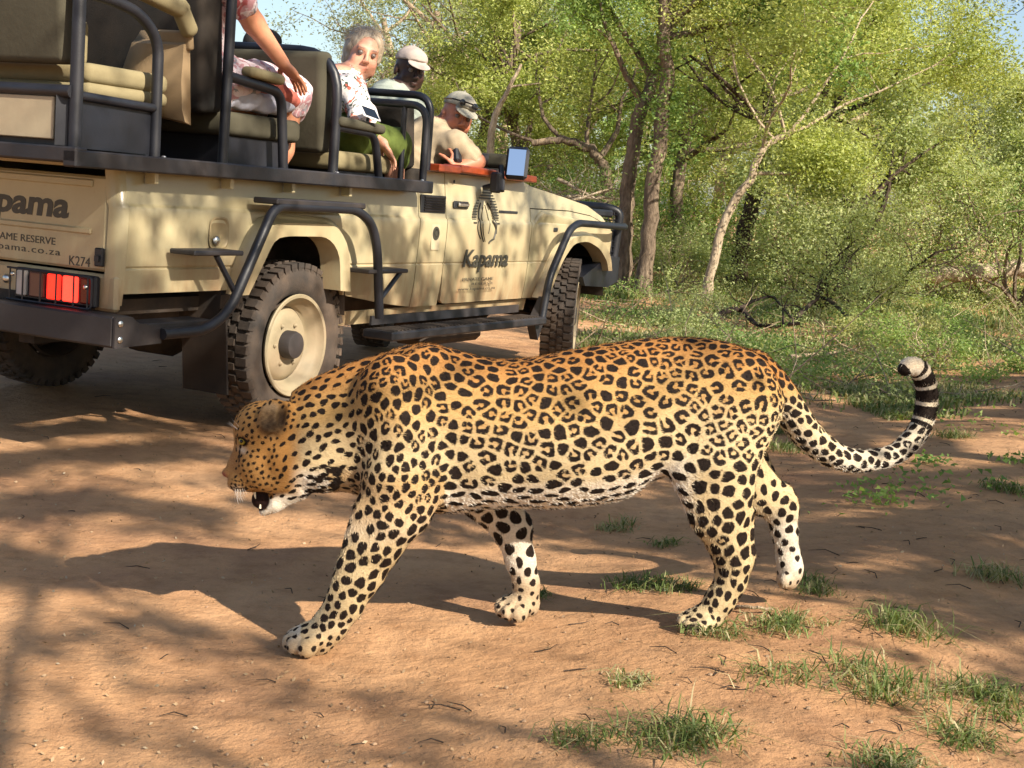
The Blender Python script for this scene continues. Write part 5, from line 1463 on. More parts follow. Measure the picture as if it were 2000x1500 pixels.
# --- passenger whose arm rests on the rail, head above the photograph
p = Person('passenger in a floral dress gripping the armrest, head above the photo edge', (-.40, -.62, 1.41), (-.92, -1.0, 1.12), (.26, -.28, 2.34), .0072)
p.head((-.56, -.60, 2.13), (1, -.35, -.12), (0, 0, 1), 1.05)
nk = np.array([-.58, -.60, 1.98]); p.S.cap(p.P(0, -.03, -.06), nk, .052, .058, .02)
SR, SL = np.array([-.58, -.79, 1.93]), np.array([-.56, -.42, 1.93])
p.S.cap(SR, SL, .055, .055, .05); p.S.cap(nk, (-.52, -.60, 1.55), .12, .13, .05)
ER, WR_ = np.array([-.405, -.80, 1.79]), np.array([-.275, -.865, 1.645])
p.S.chain([SR, ER, WR_], [.062, .046, .029], .02); p.hand(WR_, (.72, -.25, -.62), (.62, -.30, .75), 1.12, .38, .3)
EL, WL = np.array([-.38, -.42, 1.66]), np.array([-.18, -.50, 1.63]); p.S.chain([SL, EL, WL], [.055, .042, .028], .02); p.hand(WL, (1, -.1, -.2), (0, 0, 1), 1, .4)
p.S.chain([(-.50, -.70, 1.50), (.0, -.72, 1.50), (-.03, -.71, 1.28), (-.06, -.70, 1.18)], [.10, .062, .050, .040], .03)
p.S.chain([(-.50, -.50, 1.50), (-.02, -.50, 1.50), (-.04, -.50, 1.28), (-.06, -.50, 1.18)], [.10, .062, .050, .040], .03)
p.finish(srgb('c48a6c'))
def f(S):
    S.cap(SR, SL, .072, .072, .06); S.cap(nk - [0, 0, .06], (-.52, -.60, 1.56), .135, .15, .06)
    S.cap(SR, SR * .55 + ER * .45, .078, .074, .02); S.cap(SL, SL * .55 + EL * .45, .078, .074, .02)
    for yy in (-.71, -.50): S.chain([(-.52, yy, 1.52), (-.25, yy - .01, 1.545), (.005, yy - .01, 1.525), (.015, yy - .01, 1.47)], [.12, .10, .088, .070], .04)
    S.ell(nk + np.array([.03, 0, .04]), (.07, .08, .07), .01, sub=True)
p.wear('floral_dress', M_FLORP, f, wr=.005)
def f(S): S.chain([(-.50, -.745, 1.475), (-.28, -.77, 1.475), (-.10, -.765, 1.49)], [.075, .062, .05], .02); S.cut((0, 0, 1.425), (0, 0, -1))
p.wear('pale_blue_underskirt', M_WHITEC, f, wr=.004)
def f(S): S.chain([(-.46, -.775, 1.535), (-.25, -.80, 1.535), (-.08, -.79, 1.50)], [.040, .045, .035], .02)
p.wear('salmon_lining', M_SALMON, f, wr=.004)
def f(S):
    P, M, k = p.P, p.hM, p.hk
    S.ell(P(0, -.022, .045), (.092 * k, .106 * k, .095 * k), .02, M); S.ell(P(0, -.06, -.02), (.07 * k, .06 * k, .08 * k), .03, M); S.ell(P(0, .115, -.030), (.070 * k, .085 * k, .098 * k), .015, M, True)
p.wear('hair', M_HAIRD, f, h=.006)
# ------------------------------------------------------------------ vegetation
def leaf_mat(name, cols, trans=.45, rough=.55):
    t = NT(name); t.t.nodes.remove(t.b)
    a = t.attr('tint')
    base = t.ramp(a, [(i / (len(cols) - 1), c) for i, c in enumerate(cols)])
    d = t.n('ShaderNodeBsdfDiffuse'); tr = t.n('ShaderNodeBsdfTranslucent'); g = t.n('ShaderNodeBsdfGlossy'); g.inputs['Roughness'].default_value = rough
    t.l(base, d.inputs['Color']); w = t.mix(1.0, base, (1.15, 1.15, .55), 'MULTIPLY'); t.l(w, tr.inputs['Color'])
    m1 = t.n('ShaderNodeMixShader'); m1.inputs[0].default_value = trans; t.l(d.outputs[0], m1.inputs[1]); t.l(tr.outputs[0], m1.inputs[2])
    m2 = t.n('ShaderNodeMixShader'); m2.inputs[0].default_value = .018; t.l(m1.outputs[0], m2.inputs[1]); t.l(g.outputs[0], m2.inputs[2])
    t.l(m2.outputs[0], t.out.inputs[0]); return t.m
LEAF = {
 'yellow': leaf_mat('acacia_leaf', [(.18, .23, .06), (.32, .38, .10), (.46, .51, .15), (.60, .60, .24)]),
 'green': leaf_mat('green_leaf', [(.08, .15, .045), (.17, .28, .08), (.28, .40, .11), (.40, .49, .16)]),
 'grey': leaf_mat('grey_green_leaf', [(.17, .22, .09), (.30, .37, .15), (.45, .50, .22), (.58, .60, .32)]),
 'dusk': leaf_mat('dull_leaf', [(.12, .16, .10), (.22, .26, .15), (.32, .35, .20), (.44, .45, .26)]),
 'olive': leaf_mat('olive_leaf', [(.16, .19, .07), (.28, .31, .11), (.40, .42, .16), (.54, .52, .26)]),
}
def bark(name, c1, c2, c3):
    t = NT(name)
    a = t.noise(9, 6, .7, stretch=(1, 1, .22), dist=.6); b = t.noise(38, 5, .7, stretch=(1, 1, .3))
    base = t.ramp(a, [(.30, c1), (.52, c2), (.72, c3)]); base = t.mix(1.0, base, t.ramp(b, [(.3, (.55, .52, .5)), (.6, (1.1, 1.1, 1.1))]), 'MULTIPLY')
    t.set(Base_Color=base, Roughness=.92); t.b.inputs['Specular IOR Level'].default_value = .15
    n = t.bump(a, .9, .05); t.bump(b, .8, .012, n); return t.m
BARK = {'brown': bark('brown_bark', srgb('4a4038'), srgb('786a5b'), srgb('a39179')), 'pale': bark('pale_bark', srgb('77685a'), srgb('a8957d'), srgb('cfbd9e')),
        'dark': bark('dark_bark', srgb('2e2722'), srgb('4b4038'), srgb('6d5e50')), 'dead': bark('dead_wood', srgb('8a7a68'), srgb('b5a48c'), srgb('d6c8b0'))}
def leaves_mesh(name, P, size, mat, parent, rs, up=.35, ratio=.5, tri=False):
    n = len(P)
    d = rs.normal(0, 1, (n, 3)); d[:, 2] *= .6; d /= np.linalg.norm(d, axis=1, keepdims=True)
    e = rs.normal(0, 1, (n, 3)); e[:, 2] -= 0; e = np.cross(d, e); e /= np.linalg.norm(e, axis=1, keepdims=True) + 1e-9
    s = size * rs.uniform(.6, 1.4, (n, 1))
    V = np.empty((n, 4, 3), np.float32)
    V[:, 0] = P - d * s * .5; V[:, 1] = P + e * s * ratio * .5 + d * s * .05; V[:, 2] = P + d * s * .5; V[:, 3] = P - e * s * ratio * .5 + d * s * .05
    tint = np.clip(rs.normal(.5, .15, n), 0, 1)
    # whole sprays differ a little in colour
    tint = np.clip(tint + .22 * np.sin(P[:, 0] * 2.3 + P[:, 1] * 1.1) * np.sin(P[:, 2] * 2.7 + 1), 0, 1)
    F = np.arange(n * 4).reshape(n, 4)
    if tri: V = V[:, :3].copy(); V[:, 1] = P + e * s * ratio * .95; F = np.arange(n * 3).reshape(n, 3)
    o = mesh_np(name, V.reshape(-1, 3), F, mat, parent, False, attrs={'tint': ('FLOAT', np.repeat(tint, 3 if tri else 4))}); return o
def limb(mb, p, d, L, r, rs, segs=6, wob=.18, up=.05, tips=None, depth=0, kids=3, spread=.8, sides=6):
    P = [np.array(p, float)]; d = np.array(d, float); d /= np.linalg.norm(d); R = [r]
    for i in range(segs):
        d = d + rs.normal(0, wob, 3) + np.array([0, 0, up]); d /= np.linalg.norm(d)
        P.append(P[-1] + d * L / segs); R.append(r * (1 - .72 * (i + 1) / segs))
    mb.tube(P, R, sides)
    if depth > 0:
        for k in range(kids):
            t = rs.uniform(.35, 1.0); i = min(int(t * segs), segs - 1); q = P[i] * (1 - (t * segs - i)) + P[i + 1] * (t * segs - i)
            dd = (P[i + 1] - P[i]); dd /= np.linalg.norm(dd); dd = dd + rs.normal(0, spread, 3); dd /= np.linalg.norm(dd)
            limb(mb, q, dd, L * rs.uniform(.45, .7), R[i] * .6, rs, max(3, segs - 1), wob * 1.15, up * .6, tips, depth - 1, kids, spread, max(4, sides - 1))
    if tips is not None:
        for i in range(1, len(P)):
            if depth <= 1: tips.append(P[i])
    return P
def tree(name, label, cat, base, path, r0, r1, barkm, leafm, limbs, seed, nleaf=60, lsize=.065, cl=.28, extra=None, group=None, depth=2, flat=.7, kids=3, keep=None):
    """path: trunk points relative to the base; limbs: (start 0..1 along the trunk, direction, length)"""
    rs = np.random.default_rng(seed)
    root = empty(name, tuple(base), label=label, cat=cat, group=group)
    mb = MB(); pts = catmull(path, 6); m = len(pts)
    R = [r0 * (1 - t) + r1 * t for t in np.linspace(0, 1, m)]; R[0] *= 1.45; R[1] *= 1.18
    pts = [np.array(p) + (rs.normal(0, r0 * .12, 3) if 0 < i < m - 1 else 0) for i, p in enumerate(pts)]
    mb.tube(pts, R, 12)
    tips = []
    for (t, d, L) in limbs:
        i = min(int(t * (m - 1)), m - 2); q = pts[i]
        limb(mb, q, d, L, R[i] * .62, rs, 7, .16, .04, tips, depth, kids)
    mb.build('trunk', BARK[barkm], root, True, 60)
    tips = np.array(tips)
    if len(tips) > 40:      # sprays gather in clumps with gaps between them
        q_ = tips * 1.7 + seed; gsc = np.sin(q_[:, 0] + 1.3 * np.sin(q_[:, 2] * 1.1)) * np.sin(q_[:, 1] * 1.1 + np.sin(q_[:, 0])) + .6 * np.sin(q_[:, 2] * 1.9 + q_[:, 0])
        tips = tips[gsc > np.quantile(gsc, .14)]
    if extra is not None: tips = np.concatenate([tips, extra])
    if len(tips) and nleaf:
        C = tips[rs.integers(0, len(tips), int(len(tips) * 1.0))] if False else tips
        n = len(C) * nleaf
        P = np.repeat(C, nleaf, 0) + rs.normal(0, 1, (n, 3)) * np.array([cl, cl, cl * flat]) * rs.uniform(.15, 1.0, (n, 1))
        if keep is not None: P = P[keep(P + np.array(base), rs)]
        leaves_mesh('crown', P, lsize, LEAF[leafm], root, rs, tri=True)
    return root
gz_ = lambda x, y: float(ground_h(x, y))
def rnd_limbs(rs, n, t0, t1, L, up=.4, side=1.0):
    out = []
    for k in range(n):
        a = rs.uniform(0, 2 * pi); out.append((rs.uniform(t0, t1), (cos(a) * side, sin(a) * side, rs.uniform(up * .3, up * 1.6)), L * rs.uniform(.7, 1.25)))
    return out
def place(px, py, Y): p = at(px, py, Y); return np.array([p[0], Y, gz_(p[0], Y)])
def rel(b, px, py, dY=0): p = at(px, py, b[1] + dY); return p - b

rs0 = np.random.default_rng(11)
# the pair of trunks beside the truck
b = place(1220, 520, 18.0)
tree('acacia_tree', 'brown trunk nearest the front of the truck, forking to a bare stub', 'tree', b, [(0, 0, 0), rel(b, 1224, 400), rel(b, 1240, 260), rel(b, 1262, 190), rel(b, 1290, 120, .3)], .105, .075, 'brown', 'green',
     [(.72, (-.55, -.1, .8), 1.5), (.95, (.3, .3, 1), 2.2), (.9, (-.8, .2, .6), 2.6), (1, (.1, -.3, 1), 2.2)], 21, 110, .050, .26)
b = place(1262, 525, 17.6)
tree('acacia_tree', 'taller brown trunk leaning right with leafy shoots on its bark', 'tree', b, [(0, 0, 0), rel(b, 1272, 400), rel(b, 1288, 270), rel(b, 1302, 130), rel(b, 1296, 60), rel(b, 1310, -60), rel(b, 1330, -200)], .100, .075, 'brown', 'green',
     [(.66, (1, .1, .15), 2.4), (.70, (.9, -.3, .5), 2.2), (.8, (-.9, .2, .5), 2.4), (.9, (.7, .4, .6), 2.4), (1, (-.4, 0, 1), 2.4), (.85, (.2, -.8, .5), 1.8)], 22, 110, .050, .27,
     extra=np.array([rel(b, 1300 + rs0.uniform(-28, 30), y) for y in rs0.uniform(60, 330, 26)]))
# leaning pale stem and dark stump behind it
b = place(1385, 505, 17.0)
tree('leaning_tree', 'pale smooth stem leaning right over the grass', 'tree', b, [(0, 0, 0), rel(b, 1412, 440), rel(b, 1465, 350), rel(b, 1490, 290), rel(b, 1540, 262)],   .062, .036, 'dead', 'yellow',
     [(.78, (.2, 0, 1), 2.2), (.95, (.9, .1, .4), 2.6), (.55, (1, -.1, .1), 1.0), (1, (.4, .4, .8), 2.6), (1, (-.3, .4, 1), 2.4), (.9, (-.6, .1, .8), 2.0)], 23, 130, .045, .34)
b = place(1440, 495, 20.5)
tree('leaning_tree', 'thick dark shaded trunk behind the pale leaning stem', 'tree', b, [(0, 0, 0), rel(b, 1468, 400), rel(b, 1500, 300), rel(b, 1502, 200), rel(b, 1530, 60)], .13, .08, 'dark', 'yellow',
     rnd_limbs(rs0, 8, .55, 1, 2.7), 24, 80, .050, .36)
b = place(1335, 480, 24.0)
tree('thin_tree', 'thin dark stem just right of the paired trunks', 'tree', b, [(0, 0, 0), rel(b, 1320, 400), rel(b, 1335, 300), rel(b, 1350, 190), rel(b, 1400, 90)], .13, .07, 'brown', 'yellow', rnd_limbs(rs0, 8, .45, 1, 2.6), 25, 80, .055, .36)
b = place(1150, 480, 22.0)
tree('arched_tree', 'brown tree bent over in an arch beyond the bonnet', 'tree', b, [(0, 0, 0), rel(b, 1185, 360), rel(b, 1160, 300), rel(b, 1110, 276), rel(b, 1040, 280)], .11, .05, 'brown', 'yellow', [(.6, (-.2, 0, 1), 1.6), (.8, (-.6, .2, .7), 1.8), (.45, (.5, .3, .8), 2.2), (1, (-.7, .1, .2), 1.8)], 26, 40, .065, .28)
b = place(962, 440, 21.0)
tree('dead_tree', 'thin bleached dead stem standing behind the driver', 'tree', b, [(0, 0, 0), rel(b, 962, 260), rel(b, 985, 190), rel(b, 1018, 125)], .07, .022, 'dead', 'yellow', [(.78, (.8, 0, .05), .5), (.6, (.5, 0, .8), .5)], 27, 0, depth=0)
# tree right of frame with its dark upright fork
b = place(1655, 520, 19.0)
tree('shrub_tree', 'small tree with a dark broken stem among the grey bushes', 'tree', b, [(0, 0, 0), rel(b, 1660, 440), rel(b, 1664, 380)], .09, .05, 'dark', 'grey', rnd_limbs(rs0, 7, .3, 1, 1.8, .6), 28, 60, .06, .26)
# background wood: one tree each
spec = [
 # px, Y, lean, height, leaf, bark, label
 (730, 34, .1, 7.6, 'dusk', 'pale', 'dull green tree with pale limbs behind the woman'),
 (790, 30, .3, 7.2, 'dusk', 'pale', 'grey limbed tree rising behind the man in the white cap'),
 (905, 27, .2, 7.6, 'dusk', 'brown', 'tall forked tree between the two men in caps'),
 (960, 38, .0, 7.8, 'yellow', 'pale', 'bright yellow green tree behind the bleached dead stem'),
 (1010, 25, -.2, 6.2, 'yellow', 'brown', 'low bright feathery tree above the door mirror'),
 (1090, 29, .2, 7.4, 'green', 'brown', 'deep green tree left of the paired trunks'),
 (1170, 36, -.1, 8.6, 'green', 'dark', 'tall deep green tree behind the arch of the bent tree'),
 (1380, 31, .4, 8.2, 'yellow', 'pale', 'feathery yellow green tree right of the paired trunks'),
 (1480, 37, .1, 8.8, 'yellow', 'brown', 'tall yellow green tree above the leaning stem'),
 (1570, 29, .5, 7.6, 'yellow', 'pale', 'wide feathery tree right of the leaning stem'),
 (1660, 35, .2, 8.4, 'yellow', 'brown', 'tall feathery tree at the edge of the open sky'),
 (1760, 41, .2, 5.6, 'olive', 'brown', 'olive tree below the open sky'),
 (1860, 33, .2, 4.3, 'grey', 'dark', 'grey green tree low beneath the open sky'),
 (1960, 29, .1, 4.4, 'dusk', 'dark', 'dull green tree by the edge of the photo beneath the sky'),
 (2060, 25, -.3, 4.6, 'grey', 'brown', 'grey green tree whose crown enters from the right edge'),
 (1250, 45, .0, 9.5, 'yellow', 'pale', 'far bright tree seen between the paired trunks'),
 (1010, 52, .0, 9.5, 'olive', 'brown', 'far olive tree behind the bright ones'),
 (1420, 55, .0, 10.5, 'olive', 'brown', 'farthest olive tree in the middle of the wood'),
 (1620, 52, .0, 9.0, 'green', 'brown', 'farthest green tree behind the feathery trees'),
 (840, 46, .0, 8.4, 'olive', 'brown', 'far olive tree behind the guide'),
]
for i, (px, Y, lean, hgt, lf, bk, lab) in enumerate(spec):
    rs = np.random.default_rng(100 + i); b = place(px, 450, Y)
    k = Y / 30
    path = [(0, 0, 0), (lean * .3 + rs.normal(0, .15), rs.normal(0, .15), hgt * .22), (lean * .8 + rs.normal(0, .25), rs.normal(0, .2), hgt * .42), (lean * 1.5 + rs.normal(0, .3), rs.normal(0, .3), hgt * .66)]
    far = Y > 43
    lm = rnd_limbs(rs, 9, .30, 1, hgt * .36 * 1.0, .5)
    if i in (0, 1, 2): lm = rnd_limbs(rs, 7, .45, 1, hgt * .34, .6)
    tree('wood_tree', lab, 'tree', b, path, .15 * (1 + .3 * (rs.random() - .5)), .07, bk, lf, lm, 200 + i, (50 if far else 104) if i > 2 else 40, .058 * max(1, k * .95), .30 * max(1, k * .8), group='trees of the wood behind the truck')
# overhanging dull crown in the upper right
b = np.array([8.6, 19.0, gz_(8.6, 19.0)])
tree('overhanging_tree', 'dull green tree reaching in over the upper right corner', 'tree', b, [(0, 0, 0), (-.2, 0, 1.6), (-.6, 0, 3.2), (-1.2, 0, 4.4)], .16, .09, 'dark', 'dusk', [(.8, (-1, .1, .5), 2.6), (.95, (-1, .2, .2), 2.8), (1, (-.8, -.3, .7), 2.6), (.7, (-.9, 0, .1), 2.4), (1, (.3, 0, 1), 2)], 31, 40, .055, .26)

# ---- bushes
def bush_data(seed, n, w, h, lsize):
    rs = np.random.default_rng(seed); mb = MB(); tips = []
    for k in range(9):
        a = rs.uniform(0, 2 * pi); limb(mb, (rs.normal(0, .05) * w, rs.normal(0, .05) * w, 0), (cos(a) * .75, sin(a) * .75, rs.uniform(.5, 1.4)), h * rs.uniform(.7, 1.1), .016 * h + .006, rs, 6, .2, .04, tips, 2, 3, .8, 5)
    tips = np.array(tips); tips[:, :2] *= w / h * .9
    m = max(1, int(n / len(tips)))
    P = np.repeat(tips, m, 0); P = P + rs.normal(0, 1, P.shape) * .13 * h * rs.uniform(.2, 1, (len(P), 1)); P = P[P[:, 2] > .02]
    return mb, P, lsize, rs
def bush(seed, n, w, h, lsize, lf, bk, label, pos, rot=0):
    mb, P, ls, rs = bush_data(seed, n, w, h, lsize)
    o = empty('bush', tuple(pos), (0, 0, rot), label, 'bush', 'bushes at the foot of the wood')
    mb.build('stems', BARK[bk], o)['kind'] = 'stuff'
    leaves_mesh('foliage', P, ls, LEAF[lf], o, rs, tri=True); return o
bs = [
 (1230, 22.5, 1.8, 1.5, 'green', 'pale', 'green bush behind the feet of the paired trunks'),
 (1330, 18.5, 1.2, .8, 'grey', 'pale', 'low grey green bush just right of the paired trunks'),
 (1300, 26, 2.2, 1.8, 'yellow', 'pale', 'yellow green bush between the paired trunks and the leaning stem'),
 (1430, 25, 2.0, 1.6, 'green', 'brown', 'deep green bush behind the leaning stem'),
 (1560, 20.5, 1.5, 1.1, 'grey', 'pale', 'grey bush right of the dark shaded trunk'),
 (1620, 17.2, 1.6, 1.25, 'grey', 'dark', 'dense grey green bush beside the dark broken stem'),
 (1580, 24, 2.2, 2.3, 'olive', 'pale', 'tall olive bush in the middle of the thicket'),
 (1720, 18.5, 1.7, 1.6, 'grey', 'dark', 'grey green bush with twiggy top right of the broken stem'),
 (1700, 25, 2.4, 2.5, 'yellow', 'brown', 'large bright bush behind the twiggy one'),
 (1810, 21, 2.0, 2.0, 'grey', 'pale', 'round pale bush above the left end of the log'),
 (1840, 27, 2.6, 2.6, 'olive', 'pale', 'tall olive bush behind the log'),
 (1930, 22.5, 2.0, 2.2, 'grey', 'pale', 'pale bush above the middle of the log'),
 (2010, 20, 2.0, 2.1, 'green', 'brown', 'green bush by the right edge above the log'),
 (1120, 26, 2.2, 1.7, 'olive', 'pale', 'olive bush beyond the bull bar'),
 (1050, 24, 2.0, 1.9, 'yellow', 'pale', 'bright bush behind the truck bonnet'),
 (960, 26, 2.0, 2.2, 'green', 'pale', 'green bush behind the driver'),
 (860, 24, 2.0, 2.4, 'yellow', 'pale', 'yellow bush between the two men in caps'),
 (1850, 11.5, .75, .42, 'green', 'pale', 'small dark green bush on the bare soil right of the tail'),
 (1760, 12.6, .9, .45, 'olive', 'pale', 'low sprawling bush behind the tip of the tail'),
]
for i, (px, Y, w, h, lf, bk, lab) in enumerate(bs):
    p = place(px, 500, Y); bush(300 + i, 9500 if Y > 15 else 5000, w, h * .92, .042 * max(.6, Y / 20), lf, bk, lab, p, i * 1.3)

# ---- grass and herbs as ground cover
def blades(name, B, H, lean, wid, rs, mat, parent=None, kind=True, tint=None):
    n = len(B); a = rs.uniform(0, 2 * pi, n); L = np.stack([np.cos(a), np.sin(a), np.zeros(n)], 1)
    b2 = a + pi / 2 + rs.normal(0, .5, n); S = np.stack([np.cos(b2), np.sin(b2), np.zeros(n)], 1)
    H = H[:, None]; W = wid[:, None]; ln = lean[:, None]
    up = np.array([0, 0, 1.0])
    P1 = B + up * H * .55 + L * H * ln * .25; P2 = B + up * H * (1 - .35 * ln) + L * H * ln
    V = np.empty((n, 5, 3), np.float32)
    V[:, 0] = B - S * W; V[:, 1] = B + S * W; V[:, 2] = P1 + S * W * .75; V[:, 3] = P1 - S * W * .75; V[:, 4] = P2
    i = (np.arange(n) * 5)[:, None]
    T = np.concatenate([i + [0, 1, 2], i + [0, 2, 3], i + [3, 2, 4]], 0)
    tint = np.clip(rs.normal(.5, .25, n), 0, 1) if tint is None else tint
    o = mesh_np(name, V.reshape(-1, 3), T, mat, parent, False, attrs={'tint': ('FLOAT', np.repeat(tint, 5))})
    if kind: o['kind'] = 'stuff'
    return o
M_GRASS = leaf_mat('grass_blade', [(.06, .10, .03), (.13, .19, .055), (.24, .27, .10), (.48, .42, .25)], .35)
rs = np.random.default_rng(5)
N = 360000
y = 8 + 34 * rs.random(N) ** 1.6; x = rs.uniform(-.42, .50, N) * y + rs.normal(0, .3, N)
s = x - .487 * (y - 3.4)
pn = lambda x, y, f, a, b: np.sin(x * f + a + 1.7 * np.sin(y * f * .6 + b)) * np.cos(y * f * .9 + b - 1.1 * np.sin(x * f * .5 + a))
patch = pn(x, y, 1.1, .4, 2.1) * .6 + pn(x, y, 2.7, 1.4, .6) * .4
edge = np.maximum(x - .045 * y, (y - 17) * .4)
dens = smooth01((edge + .15 + patch * .25) / .5) * smooth01((y - 8.5 - patch * 1.3 - .7 * np.sin(x * 1.9) + .9 * (x > 2.2)) / 1.6)
dens = dens * (.10 + .90 * smooth01((patch + .15 + .25 * pn(x, y, 6.1, 1, 2)) / .45)) * .8
dens = np.where((y > 11) & (y < 15) & (x > 3.4), dens * .5, dens)
ok = rs.random(N) < dens; x, y, patch = x[ok], y[ok], patch[ok]
B = np.stack([x, y, ground_h(x, y) - .01], 1)
hh = (.035 + .10 * smooth01((y - 9) / 8) + .06 * np.clip(patch, 0, 1)) * rs.uniform(.5, 1.5, len(x))
tint = np.clip(np.where(rs.random(len(x)) < .25, .88, rs.normal(.42, .2, len(x))) + .25 * pn(x, y, .8, 3, 1), 0, 1)
blades('grass', B, hh, rs.uniform(.3, 1.8, len(x)), .0030 * (1 + y / 9) * rs.uniform(.6, 1.4, len(x)), rs, M_GRASS, tint=tint)
# leafy herbs
def herb_clumps(name, mat, nc, per, seed, ls, ylo, yhi, hmax, cond):
    rs = np.random.default_rng(seed); y = ylo + (yhi - ylo) * rs.random(nc * 4) ** 1.5; x = rs.uniform(-.40, .50, nc * 4) * y
    ok = cond(x, y); x, y = x[ok][:nc], y[ok][:nc]; k = len(x)
    R = rs.uniform(.12, .45, k) * (.6 + y / 22); Hh = hmax * rs.uniform(.35, 1.1, k)
    w = np.repeat(np.arange(k), per); n = len(w); d = rs.normal(0, 1, (n, 3)); d /= np.linalg.norm(d, axis=1, keepdims=True); d *= rs.random((n, 1)) ** .45
    P = np.stack([x[w] + d[:, 0] * R[w], y[w] + d[:, 1] * R[w], np.abs(d[:, 2]) * Hh[w] + .01], 1); P[:, 2] += ground_h(P[:, 0], P[:, 1])
    o = leaves_mesh(name, P, ls, mat, None, rs, tri=True); o['kind'] = 'stuff'; return x, y, R, Hh
rs_v = np.random.default_rng(77)
verge_ = lambda x, y: (np.maximum(x - .045 * y, (y - 17) * .4) > .1) & (y > 9.0 + .6 * np.sin(x * 2.1) + 1.6 * rs_v.random(len(x)))
hx, hy, hR, hH = herb_clumps('undergrowth', LEAF['green'], 210, 330, 51, .028, 8.8, 30, .30, verge_)
herb_clumps('undergrowth', LEAF['grey'], 190, 300, 52, .027, 9.0, 26, .36, lambda x, y: verge_(x, y) & (x > .1 * y))
herb_clumps('undergrowth', LEAF['green'], 26, 60, 53, .030, 5.2, 9.0, .07, lambda x, y: (x - .487 * (y - 3.4) > .25) & (x > .25 * y))
# dead stalks and sticks standing and lying among it
rs = np.random.default_rng(54); mb = MB()
for k in range(420):
    y = 9 + 16 * rs.random() ** 1.4; x = rs.uniform(.03, .48) * y; z = gz_(x, y); a = rs.uniform(0, 2 * pi); L_ = rs.uniform(.15, .8); e = rs.choice([.06, .15, .5, 1.2]) * rs.uniform(.5, 1)
    p0 = np.array([x, y, z]); d = np.array([cos(a), sin(a), e]); d /= np.linalg.norm(d); p1 = p0 + d * L_ * .55 + rs.normal(0, .03, 3); p2 = p1 + (d + rs.normal(0, .3, 3)) * L_ * .45
    p1[2] = max(p1[2], z + .01); p2[2] = max(p2[2], z + .01); mb.tube([p0, p1, p2], [.006, .0045, .002], 4)
tag(mb.build('dead_stalks', BARK['pale']), kind='stuff')
# ---- single tufts on the bare soil
def tuft_parts(seed, n, h, r):
    rs = np.random.default_rng(seed); k = rs.integers(2, 6); cx = rs.normal(0, .32 * r, (k, 2)); w = rs.integers(0, k, n)
    q = rs.normal(0, .22 * r, (n, 2)) + cx[w]
    B = np.stack([q[:, 0] * 1.15, q[:, 1], np.full(n, -.004)], 1)
    hs_ = rs.uniform(.5, 1.1, k)
    return B, h * rs.uniform(.25, 1.15, n) * hs_[w], rs
tufts = [
 (1212, 1032, .10, .075, 'small dry upright tuft under the belly of the leopard'), (1298, 1065, .09, .06, 'small dull tuft behind the near hind leg'),
 (1285, 1140, .17, .10, 'broad tuft between the front and hind paws of the leopard'), (1345, 1150, .10, .07, 'tuft touching the shade beside the near hind leg'),
 (1400, 1240, .11, .07, 'tuft growing against the near hind paw'), (1572, 1225, .16, .075, 'pale green star shaped tuft right of the hind paw'),
 (1775, 1232, .15, .12, 'upright tuft in the shade right of the star shaped one'), (1585, 1335, .23, .12, 'largest grass clump in the lower right of the soil'),
 (1250, 1335, .09, .06, 'small tuft left of the largest clump'), (1160, 1440, .13, .07, 'low tuft near the lower edge, nearest to the middle'),
 (1375, 1445, .20, .09, 'wide tuft at the lower edge below the small one'), (1965, 1385, .17, .13, 'tall tuft at the lower right edge of the photo'),
 (1950, 1130, .16, .12, 'dry tuft at the right edge below the green herbs'), (1955, 955, .15, .10, 'leafy tuft at the right edge right of the tail'),
 (1872, 855, .14, .10, 'bright round tuft beside the curve of the tail'), (1632, 1150, .12, .11, 'thin upright tuft right of the lifted hind paw'),
 (1700, 1490, .16, .09, 'tuft cut by the lower edge of the photo'), (1560, 880, .22, .10, 'leafy green patch under the base of the tail'),
 (1510, 845, .20, .13, 'green patch just behind the rump of the leopard'), (1895, 1440, .13, .09, 'small tuft between the lower edge and the tall one'),
 (1065, 1165, .07, .045, 'few thin blades beside the far front paw'), (1690, 900, .16, .05, 'short green patch under the hanging tail')]
for i, (px, py, r, h, lab) in enumerate(tufts):
    p = ground_at(px, py); B, H, r_ = tuft_parts(500 + i, int(230 * (r / .15) ** 1.4) + 34, h, r)
    dry = i in (0, 12, 8); tn = np.clip(np.where(r_.random(len(B)) < (.6 if dry else .22), r_.normal(.9, .1, len(B)), r_.normal(.38, .18, len(B))), 0, 1)
    o = blades('grass_tuft', B, H * .75, r_.uniform(.3, 2.6, len(B)), np.full(len(B), .0016) * r_.uniform(.5, 1.9, len(B)), r_, M_GRASS, None, False, tn)
    o.location = tuple(p); tag(o, lab, 'grass tuft', 'grass tufts on the bare soil')
# ---- fallen wood
def fallen(name, label, segs, mat, seed, cat='branch', twigs=0):
    rs = np.random.default_rng(seed); mb = MB()
    for pts, r0, r1 in segs:
        P = catmull(pts, 5); P = [np.array(p) + rs.normal(0, r0 * .25, 3) for p in P]; mb.tube(P, list(np.linspace(r0, r1, len(P))), 8)
        for k in range(twigs):
            q = P[rs.integers(1, len(P))]; d = rs.normal(0, 1, 3); d[2] = abs(d[2]) * .5; limb(mb, q, d, rs.uniform(.2, .5), r1 * .7, rs, 4, .2, 0, None, 1, 2, .7, 4)
    return tag(mb.build(name, BARK[mat], None, True, 60), label, cat)
G = lambda px, py, h=.03: ground_at(px, py) + np.array([0, 0, h])
fallen('fallen_log', 'long pale log lying in the grass below the grey bushes', [([at(1795, 542, 20.5), at(1880, 533, 20.6), at(1960, 527, 20.8), at(2080, 518, 21)], .10, .14)], 'dead', 41, 'log')
